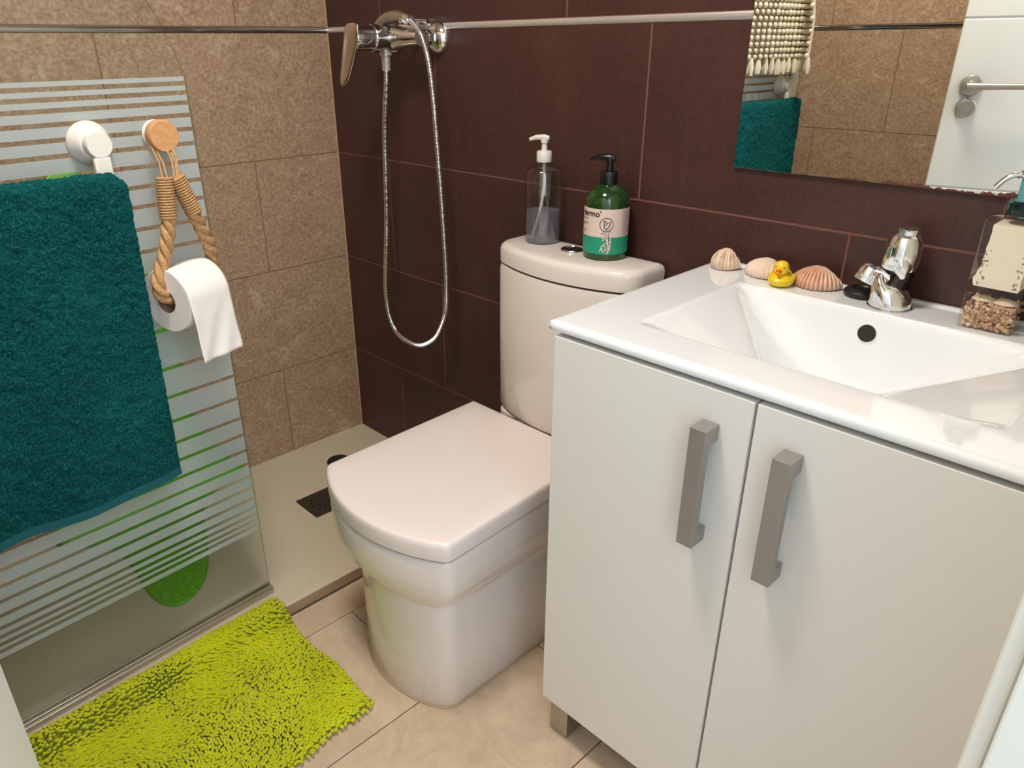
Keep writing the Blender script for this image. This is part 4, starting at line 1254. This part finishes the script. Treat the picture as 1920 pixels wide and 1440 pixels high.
# overflow hole on the back slope
oy = -0.1035; ox = 1.5315; oz = basin_z(ox, oy)
ny_ = Vector((-(basin_z(ox + 0.004, oy) - basin_z(ox - 0.004, oy)) / 0.008, -(basin_z(ox, oy + 0.004) - basin_z(ox, oy - 0.004)) / 0.008, 1)).normalized()
MB().lathe([(0.0125, -0.001), (0.0135, 0.0008), (0.0145, 0.0010), (0.0155, -0.001)], 32, frame((ox, oy, oz), ny_), cap0=False, cap1=False).build('overflow_rim', MT['basin'], sink)
MB().lathe([(0.0, 0.0008), (0.0125, 0.0006), (0.0125, -0.002), (0.0, -0.002)], 32, frame((ox, oy, oz), ny_)).build('overflow_hole', MT['dark'], sink)

# ------------------------------------------------------------------ basin tap
tc_ = Vector((1.538, -0.0555, BZ))
tap = thing('basin_tap', 'chrome single lever tap standing on the rear ledge of the washbasin', 'tap', tc_)
M = Matrix.Translation(tc_)
# base bulb: wide foot, shoulder that rises towards the spout side
def bulb():
    rs = []
    prof = [(0.0285, 0.0), (0.0292, 0.003), (0.0290, 0.009), (0.0280, 0.017), (0.0265, 0.023), (0.0240, 0.0285), (0.0205, 0.033), (0.015, 0.0362), (0.008, 0.038)]
    for i, (r_, z) in enumerate(prof):
        ring = []
        for k in range(36):
            a = 2 * PI * k / 36
            up_ = 0.014 * max(0, math.cos(a - math.radians(195))) * (z / 0.038) ** 1.5
            sx = -0.010 * (z / 0.038) ** 2
            ring.append(tc_ + Vector((r_ * math.cos(a) + sx, r_ * math.sin(a), z + up_)))
        rs.append(ring)
    MB().rings(rs).build('base', MT['chrome'], tap)
bulb()
MB().lathe([(0.0, 0.0001), (0.0305, 0.0001), (0.0305, 0.0018), (0.0, 0.0018)], 36, M).build('gasket', MT['dkchrome'], tap)
neck_top = tc_ + Vector((-0.001, 0.009, 0.060))
MB().tube([tc_ + Vector((0.0, 0.004, 0.030)), tc_ + Vector((0.004, 0.009, 0.048)), neck_top], [0.0195, 0.0175, 0.0195], 28).build('neck', simple('neck_reflection', srgb(70, 60, 60), 0.15, 0.9), tap)  # dark colour stands in for the brown wall reflected in the chrome neck
# lever cap: bell-shaped dome with pointed lower lobe towards the front right
ML_ = frame(tc_ + Vector((-0.002, 0.008, 0.058)), (0.06, -0.02, 1), (1, 0, 0))
MB().lathe([(0.0185, -0.003), (0.0235, -0.001), (0.0248, 0.004), (0.0252, 0.010), (0.0252, 0.020), (0.0243, 0.030), (0.0225, 0.040), (0.0190, 0.047), (0.0140, 0.0505), (0.0150, 0.0508), (0.0150, 0.0560), (0.0135, 0.0575), (0, 0.058)], 36, ML_).build('lever_cap', MT['chrome'], tap, auto=25)
MB().tube([tc_ + Vector((0.004, -0.004, 0.068)), tc_ + Vector((0.009, -0.008, 0.058)), tc_ + Vector((0.012, -0.010, 0.046))], [0.0150, 0.0115, 0.0030], 20).build('lever_lobe', MT['chrome'], tap)
dv = Vector((0.883 - 0.17, -1.165, 0.55)).normalized()
MB().lathe([(0.0045, 0.0), (0.0055, 0.0), (0.0055, 0.001), (0.0045, 0.001), (0.0045, 0.0)], 20, frame(tc_ + Vector((-0.002, 0.008, 0.083)) + Vector((dv.x, dv.y, 0)).normalized() * 0.0238, (dv.x, dv.y, 0.12)), cap0=False, cap1=False).build('hot_cold_mark', MT['dkchrome'], tap)
# short spout turned to the left, with knurled aerator
MB().tube(catmull([tc_ + Vector((-0.002, 0.0, 0.036)), tc_ + Vector((-0.016, 0.002, 0.041)), tc_ + Vector((-0.030, 0.003, 0.043)), tc_ + Vector((-0.038, 0.003, 0.040))], 5), 0.0125, 20).build('spout', MT['chrome'], tap)
MA = frame(tc_ + Vector((-0.040, 0.003, 0.040)), (-0.35, -0.25, -0.9), (1, 0, 0))
am = MB().lathe([(0, -0.017), (0.010, -0.0165), (0.0155, -0.012), (0.0170, -0.004), (0.0170, 0.001), (0.0160, 0.0015), (0.0160, 0.003), (0.0175, 0.0035), (0.0175, 0.010), (0.0150, 0.0115), (0.0130, 0.0112), (0.0125, 0.006), (0, 0.006)], 32, MA)
am.build('aerator', MT['chrome'], tap)
tag(MB().lathe([(0, 0), (0.024, 0), (0.0265, 0.003), (0.0265, 0.008), (0.023, 0.0115), (0.015, 0.0125), (0.013, 0.010), (0, 0.0095)], 36, Matrix.Translation((1.489, -0.0325, BZ + 0.0002))).build('basin_plug', MT['black']),
    'round black rubber plug lying on the washbasin ledge left of the tap', 'plug')

# ------------------------------------------------------------------ shells
def scallop(name, label, cx, cy, w, h, depth, mat, ribs, rotz, tilt, amp=0.03, fan=1.22):
    nu, nr = ribs * 6, 14
    vs = []; fs = []; uvs = []
    for i in range(nr + 1):
        t = i / nr
        for j in range(nu + 1):
            s = j / nu; a = (s - 0.5) * 2 * fan
            rib = (0.5 + 0.5 * math.cos(2 * PI * ribs * s))
            rr_ = t * (1 + 0.05 * rib * t) 
            x = rr_ * math.sin(a) * 0.5 / math.sin(min(fan, PI / 2)); y = -rr_ * math.cos(a) * 1.0
            y = y * 0.98 + 0.49
            z = math.sqrt(max(0, 1 - (max(t - 0.28, 0) / 0.72) ** 2.2)) if t > 0.28 else 0.55 + 0.45 * math.sin(t / 0.28 * PI / 2)
            z = z * (0.82 + 0.18 * math.cos(a * 1.1)) + rib * amp * 2.2 * t * (1 if t < 0.97 else 0.4)
            if t == 1: z = 0.03 + 0.03 * rib
            z *= (1 - 0.35 * (abs(s - 0.5) * 2) ** 6)
            vs.append(Vector((x * w, y * depth, z * h))); uvs.append((s, t))
    for i in range(nr):
        for j in range(nu): fs.append((i * (nu + 1) + j, i * (nu + 1) + j + 1, (i + 1) * (nu + 1) + j + 1, (i + 1) * (nu + 1) + j))
    R = Matrix.Rotation(rotz, 4, 'Z') @ Matrix.Rotation(tilt, 4, 'X')
    P = [R @ v for v in vs]
    mz = min(p.z for p in P)
    me = bpy.data.meshes.new(name)
    me.from_pydata([(p.x, p.y, p.z - mz) for p in P], [], fs)
    uvl = me.uv_layers.new(name='uv')
    for lp_ in me.loops: uvl.data[lp_.index].uv = uvs[lp_.vertex_index]
    for p in me.polygons: p.use_smooth = True
    me.materials.append(mat)
    o = bpy.data.objects.new(name, me); COL.objects.link(o); o.location = (cx, cy, BZ + 0.0008)
    sd = o.modifiers.new('s', 'SOLIDIFY'); sd.thickness = 0.0014; sd.offset = -1
    tag(o, label, 'shell', 'seashells on the washbasin ledge')
scallop('scallop_shell', 'small pale scallop shell at the left end of the washbasin ledge', 1.2565, -0.039, 0.052, 0.029, 0.040, MT['shell1'], 11, 0.05, 0.12, 0.05)
scallop('scallop_shell', 'flat pale pink scallop shell behind the rubber duck', 1.327, -0.034, 0.080, 0.024, 0.048, MT['shell2'], 16, -0.35, 0.1, 0.012)
scallop('scallop_shell', 'rust striped scallop shell between the duck and the black plug', 1.4165, -0.036, 0.078, 0.028, 0.050, MT['shell3'], 15, 0.08, 0.08, 0.035)

# ------------------------------------------------------------------ rubber duck
def duck():
    c = Vector((1.3745, -0.0690, BZ + 0.0003))
    f = math.atan2(-1.0, 0.15)      # heading of the beak
    R = Matrix.Translation(c) @ Matrix.Rotation(f, 4, 'Z')   # local +x forward
    d = thing('rubber_duck', 'small yellow rubber duck with orange beak among the shells', 'duck', c)
    rs = []
    body = [(0.0, 0.010, 0.0), (0.002, 0.0165, 0.0), (0.007, 0.0205, 0.0), (0.012, 0.0210, 0.0), (0.0165, 0.0185, -0.001), (0.0195, 0.0135, -0.0005), (0.0215, 0.0085, 0.002), (0.0225, 0.003, 0.004)]
    for z, r_, sx in body:
        ring = []
        for k in range(32):
            a = 2 * PI * k / 32
            x = r_ * 1.12 * math.cos(a) + sx; y = r_ * 0.95 * math.sin(a)
            tail = max(0, -math.cos(a)) ** 6
            x -= 0.006 * tail * (z / 0.02); zz = z + 0.008 * tail * (z / 0.02)
            ring.append(R @ Vector((x, y, zz)))
        rs.append(ring)
    MB().rings(rs).build('body', MT['duck'], d)
    H_ = R @ Matrix.Translation((0.007, 0, 0.0305))
    MB().lathe([(0, -0.0125), (0.006, -0.0115), (0.0098, -0.0075), (0.0115, -0.002), (0.0112, 0.004), (0.0085, 0.009), (0.004, 0.0112), (0, 0.0116)], 28, H_).build('head', MT['duck'], d)
    m = MB()
    for z, up_ in ((-0.0012, 1), (-0.0036, -1)):
        m.tube([H_ @ Vector((0.0085, 0, z)), H_ @ Vector((0.0135, 0, z - 0.0004)), H_ @ Vector((0.0172, 0, z + 0.0006 * up_)), H_ @ Vector((0.0186, 0, z + 0.0014 * up_))], [0.0042, 0.0046, 0.0034, 0.0008], 14, flat=0.42)
    m.build('beak', MT['beak'], d)
    for sy in (-1, 1):
        M = frame(H_ @ Vector((0.0088, sy * 0.0062, 0.0030)), (R.to_3x3() @ Vector((0.8, sy * 0.55, 0.2))))
        MB().lathe([(0, 0.0008), (0.0013, 0.0004), (0.0018, -0.0006)], 14, M).build('eye', MT['eye'], d)
        W_ = R @ Matrix.Translation((-0.003, sy * 0.0165, 0.0125)) @ Matrix.Rotation(0.25, 4, 'Y')
        rs = []
        for x, r_ in ((0.010, 0.001), (0.007, 0.0048), (0.0, 0.0066), (-0.008, 0.0052), (-0.014, 0.0026), (-0.017, 0.0006)):
            rs.append([W_ @ Vector((x, sy * 0.0035 * math.cos(2 * PI * k / 14) * min(1, r_ / 0.004), r_ * math.sin(2 * PI * k / 14))) for k in range(14)])
        MB().rings(rs).build('wing', MT['duck'], d)
duck()

# ------------------------------------------------------------------ square soap dispenser
def dispenser():
    x0, x1, y0, y1, z0, z1 = 1.6345, 1.6990, -0.0790, -0.0200, BZ + 0.0004, BZ + 0.153
    d = thing('soap_dispenser', 'square clear resin soap dispenser with shell gravel in its base', 'soap dispenser', ((x0 + x1) / 2, (y0 + y1) / 2, z0))
    cxx, cyy = (x0 + x1) / 2, (y0 + y1) / 2
    def sq(ins_, z): return [(x0 + ins_, y0 + ins_, z), (x1 - ins_, y0 + ins_, z), (x1 - ins_, y1 - ins_, z), (x0 + ins_, y1 - ins_, z)]
    MB().rings([sq(0.001, z0), sq(0, z0 + 0.001), sq(0, z1 - 0.006), sq(0.004, z1 - 0.001), sq(0.012, z1)]).build('block', mat_glass_clear('clear_resin', (0.95, 0.95, 0.92, 1), 0.05), d, smooth=False, bevel=0.001)
    g = MB(); ico = MB().lathe([(0.0, -1), (0.7, -0.6), (1, 0.1), (0.6, 0.8), (0.0, 1)], 6)
    rr = random.Random(3)
    for k in range(520):
        px = rr.uniform(x0 + 0.004, x1 - 0.004); py = rr.choice([rr.uniform(y0 + 0.0035, y1 - 0.004), y0 + 0.0035 + rr.random() * 0.004]); pz = z0 + 0.003 + rr.random() * 0.033
        s_ = rr.uniform(0.0018, 0.0036)
        Mx = Matrix.Translation((px, py, pz)) @ Euler((rr.random() * 6, rr.random() * 6, 0)).to_matrix().to_4x4()
        g.add([Mx @ Vector((v[0] * s_, v[1] * s_, v[2] * s_ * 0.6)) for v in ico.v], ico.f)
    gg = g.build('gravel', MT['gravel'], d, auto=20); gg['kind'] = 'stuff'
    for dx, dy, s_ in ((-0.014, -0.004, 0.014), (0.012, -0.006, 0.015)):
        MB().lathe([(0, 0.35), (0.5, 0.3), (0.85, 0.12), (1.0, 0.0), (0, 0)], 16, Matrix.Translation((cxx + dx, cyy + dy, z0 + 0.037)) @ Matrix.Scale(s_, 4)).build('small_shell', MT['shell1'], d)
    # torn-edged cream card cast inside
    rr = random.Random(9); outl = []
    za, zb = z0 + 0.058, z1 - 0.012
    n = 16
    for k in range(n + 1):
        t = k / n; outl.append((x0 + 0.0075 - 0.0045 * math.exp(-((t - 0.12) / 0.12) ** 2) + 0.003 * t + rr.uniform(-.0008, .0008), za + (zb - za) * t))
    for k in range(n + 1):
        t = 1 - k / n; outl.append((x1 - 0.0065 + rr.uniform(-.0008, .0008), za + (zb - za) * t + rr.uniform(-.0006, .0006)))
    MB().rings([[(x, y0 + 0.006, z) for x, z in outl], [(x, y1 - 0.006, z) for x, z in outl]]).build('cream_card', MT['cream'], d, smooth=False)
    sp = MB()
    for k in range(46):
        side = rr.random() < 0.6; t = rr.random() ** 1.3
        px = (x0 + 0.009 + rr.random() * 0.006) if side else (x1 - 0.009 - rr.random() * 0.005); pz = za + 0.003 + (zb - za) * 0.6 * t
        s_ = rr.uniform(0.0005, 0.0016)
        sp.lathe([(0, 0), (s_, 0.0), (s_ * .6, 0.0004), (0, 0.0005)], 7, frame((px, y0 + 0.0059, pz), (0, -1, 0)))
    sp.build('specks', simple('brown_specks', srgb(168, 128, 100), 0.8), d)['kind'] = 'stuff'
    M = Matrix.Translation((cxx, cyy, z1))
    MB().lathe([(0, 0), (0.0185, 0), (0.019, 0.002), (0.019, 0.016), (0.017, 0.018), (0, 0.018)], 12, M).build('collar', MT['aqua'], d, auto=25)
    MB().lathe([(0, 0.018), (0.0115, 0.018), (0.0105, 0.022), (0.0105, 0.046), (0, 0.046)], 20, M).build('pump', simple('teal_plastic', srgb(92, 160, 166), 0.2), d)
    MB().lathe([(0, 0.046), (0.0125, 0.046), (0.013, 0.048), (0.013, 0.0545), (0.011, 0.056), (0, 0.056)], 24, M).build('cap', MT['chrome'], d)
    c = Vector((cxx, cyy, z1))
    MB().tube(catmull([c + Vector((-0.004, -0.001, 0.050)), c + Vector((-0.018, -0.006, 0.049)), c + Vector((-0.027, -0.009, 0.043)), c + Vector((-0.035, -0.012, 0.032))], 6), 0.0034, 12).build('spout', MT['chrome'], d)
dispenser()

# ------------------------------------------------------------------ wall mirror
mx0, mx1, mz0, mz1 = 1.2307, 1.855, 0.9878, 1.78
m = MB().box((mx0, -0.0062, mz0), (mx1, -0.0032, mz1))
mo = m.build('wall_mirror', MT['mirror'], smooth=False, origin=(mx0, -0.0062, mz0), bevel=0.0008, bseg=1)
tag(mo, 'frameless wall mirror with corroded lower edge above the washbasin', 'mirror')
mo.rotation_euler = (0, 0, 0)

# ------------------------------------------------------------------ lime chenille bath mat
def rug():
    A, B, C_, D = Vector((0.584, -0.653, 0)), Vector((0.953, -0.646, 0)), Vector((1.012, -1.150, 0)), Vector((0.610, -1.186, 0))
    def pos(u, v):
        p = A * (1 - u) * (1 - v) + B * u * (1 - v) + C_ * u * v + D * (1 - u) * v
        p = Vector((p.x + 0.003 * math.sin(v * 9 + 1) * u + 0.004 * math.sin(v * 23) * u, p.y + 0.004 * math.sin(u * 12) * (1 - v), 0))
        return p
    def base(x):
        t = sst((x - 0.622) / 0.035)
        return (ZT + 0.003) * (1 - t) + 0.0008 * t
    nu, nv = 30, 36
    vs = []; fs = []
    for i in range(nu + 1):
        for j in range(nv + 1):
            p = pos(i / nu, j / nv); vs.append((p.x, p.y, base(p.x) + 0.003))
    for i in range(nu):
        for j in range(nv):
            a = i * (nv + 1) + j; fs.append((a, a + nv + 1, a + nv + 2, a + 1))
    o = MB().add(vs, fs).build('bath_mat', simple('lime_backing', srgb(150, 160, 20), 0.9))
    sd = o.modifiers.new('s', 'SOLIDIFY'); sd.thickness = 0.003; sd.offset = -1
    tag(o, 'lime green shaggy chenille bath mat on the floor against the shower tray', 'bath mat')
    from mathutils import noise as mn
    # fingers
    nU, nV = 72, 94
    seg = 6
    V = []; F = []
    hemi = [(0.0, 0.75), (0.16, 1.0), (0.5, 1.05), (0.82, 1.0), (0.95, 0.72), (1.0, 0.30)]
    for i in range(nU):
        for j in range(nV):
            u = (i + 0.5 + random.uniform(-.38, .38)) / nU; v = (j + 0.5 + random.uniform(-.38, .38)) / nV
            p = pos(u, v); zb = base(p.x) + 0.003
            q = Vector((p.x * 3.6, p.y * 3.6, 0.3))
            a = mn.noise(q) * 3.2 - 0.9 + mn.noise(q * 2.7) * 1.1
            tilt = 1.0 + 0.35 * mn.noise(Vector((p.x * 9, p.y * 9, 5.1))) + random.uniform(-.15, .15)
            # fingers at the border lie outwards
            for cond, dirv in ((u > 0.988, (1, 0.05)),):
                if cond: a = math.atan2(dirv[1], dirv[0]) + random.uniform(-.9, .9); tilt = 1.05
            L = random.uniform(0.015, 0.019); r_ = random.uniform(0.0025, 0.0031)
            if u < 0.02 or v < 0.015: L *= 0.6
            d0 = Vector((0, 0, 1)); d1 = Vector((math.cos(a + random.uniform(-.2, .2)), math.sin(a), 0))
            cur = Vector((p.x, p.y, zb)); n0 = len(V)
            side = Vector((-d1.y, d1.x, 0)); prev_t = 0
            for t, rr in hemi:
                ang = tilt * (0.35 + 0.9 * t)
                d = d0 * math.cos(ang) + d1 * math.sin(ang)
                if d.z < -0.1: d.z = -0.1
                cur = cur + d * L * (t - prev_t); prev_t = t
                nrm = side.cross(d)
                R_ = r_ * rr
                zz = max(cur.z, base(cur.x) + R_ * 0.8)
                for k in range(seg):
                    c, s_ = math.cos(2 * PI * k / seg), math.sin(2 * PI * k / seg)
                    V.append((cur.x + (side.x * c + nrm.x * s_) * R_, cur.y + (side.y * c + nrm.y * s_) * R_, zz + (side.z * c + nrm.z * s_) * R_))
            for l in range(len(hemi) - 1):
                for k in range(seg):
                    k2 = (k + 1) % seg
                    F.append((n0 + l * seg + k, n0 + l * seg + k2, n0 + (l + 1) * seg + k2, n0 + (l + 1) * seg + k))
            F.append(tuple(n0 + (len(hemi) - 1) * seg + k for k in range(seg)))
    me = bpy.data.meshes.new('chenille_pile')
    me.from_pydata(V, [], F)
    me.polygons.foreach_set('use_smooth', np.ones(len(me.polygons), bool))
    me.materials.append(MT['lime'])
    f = bpy.data.objects.new('chenille_pile', me); COL.objects.link(f); f.parent = o
    f['kind'] = 'stuff'
rug()
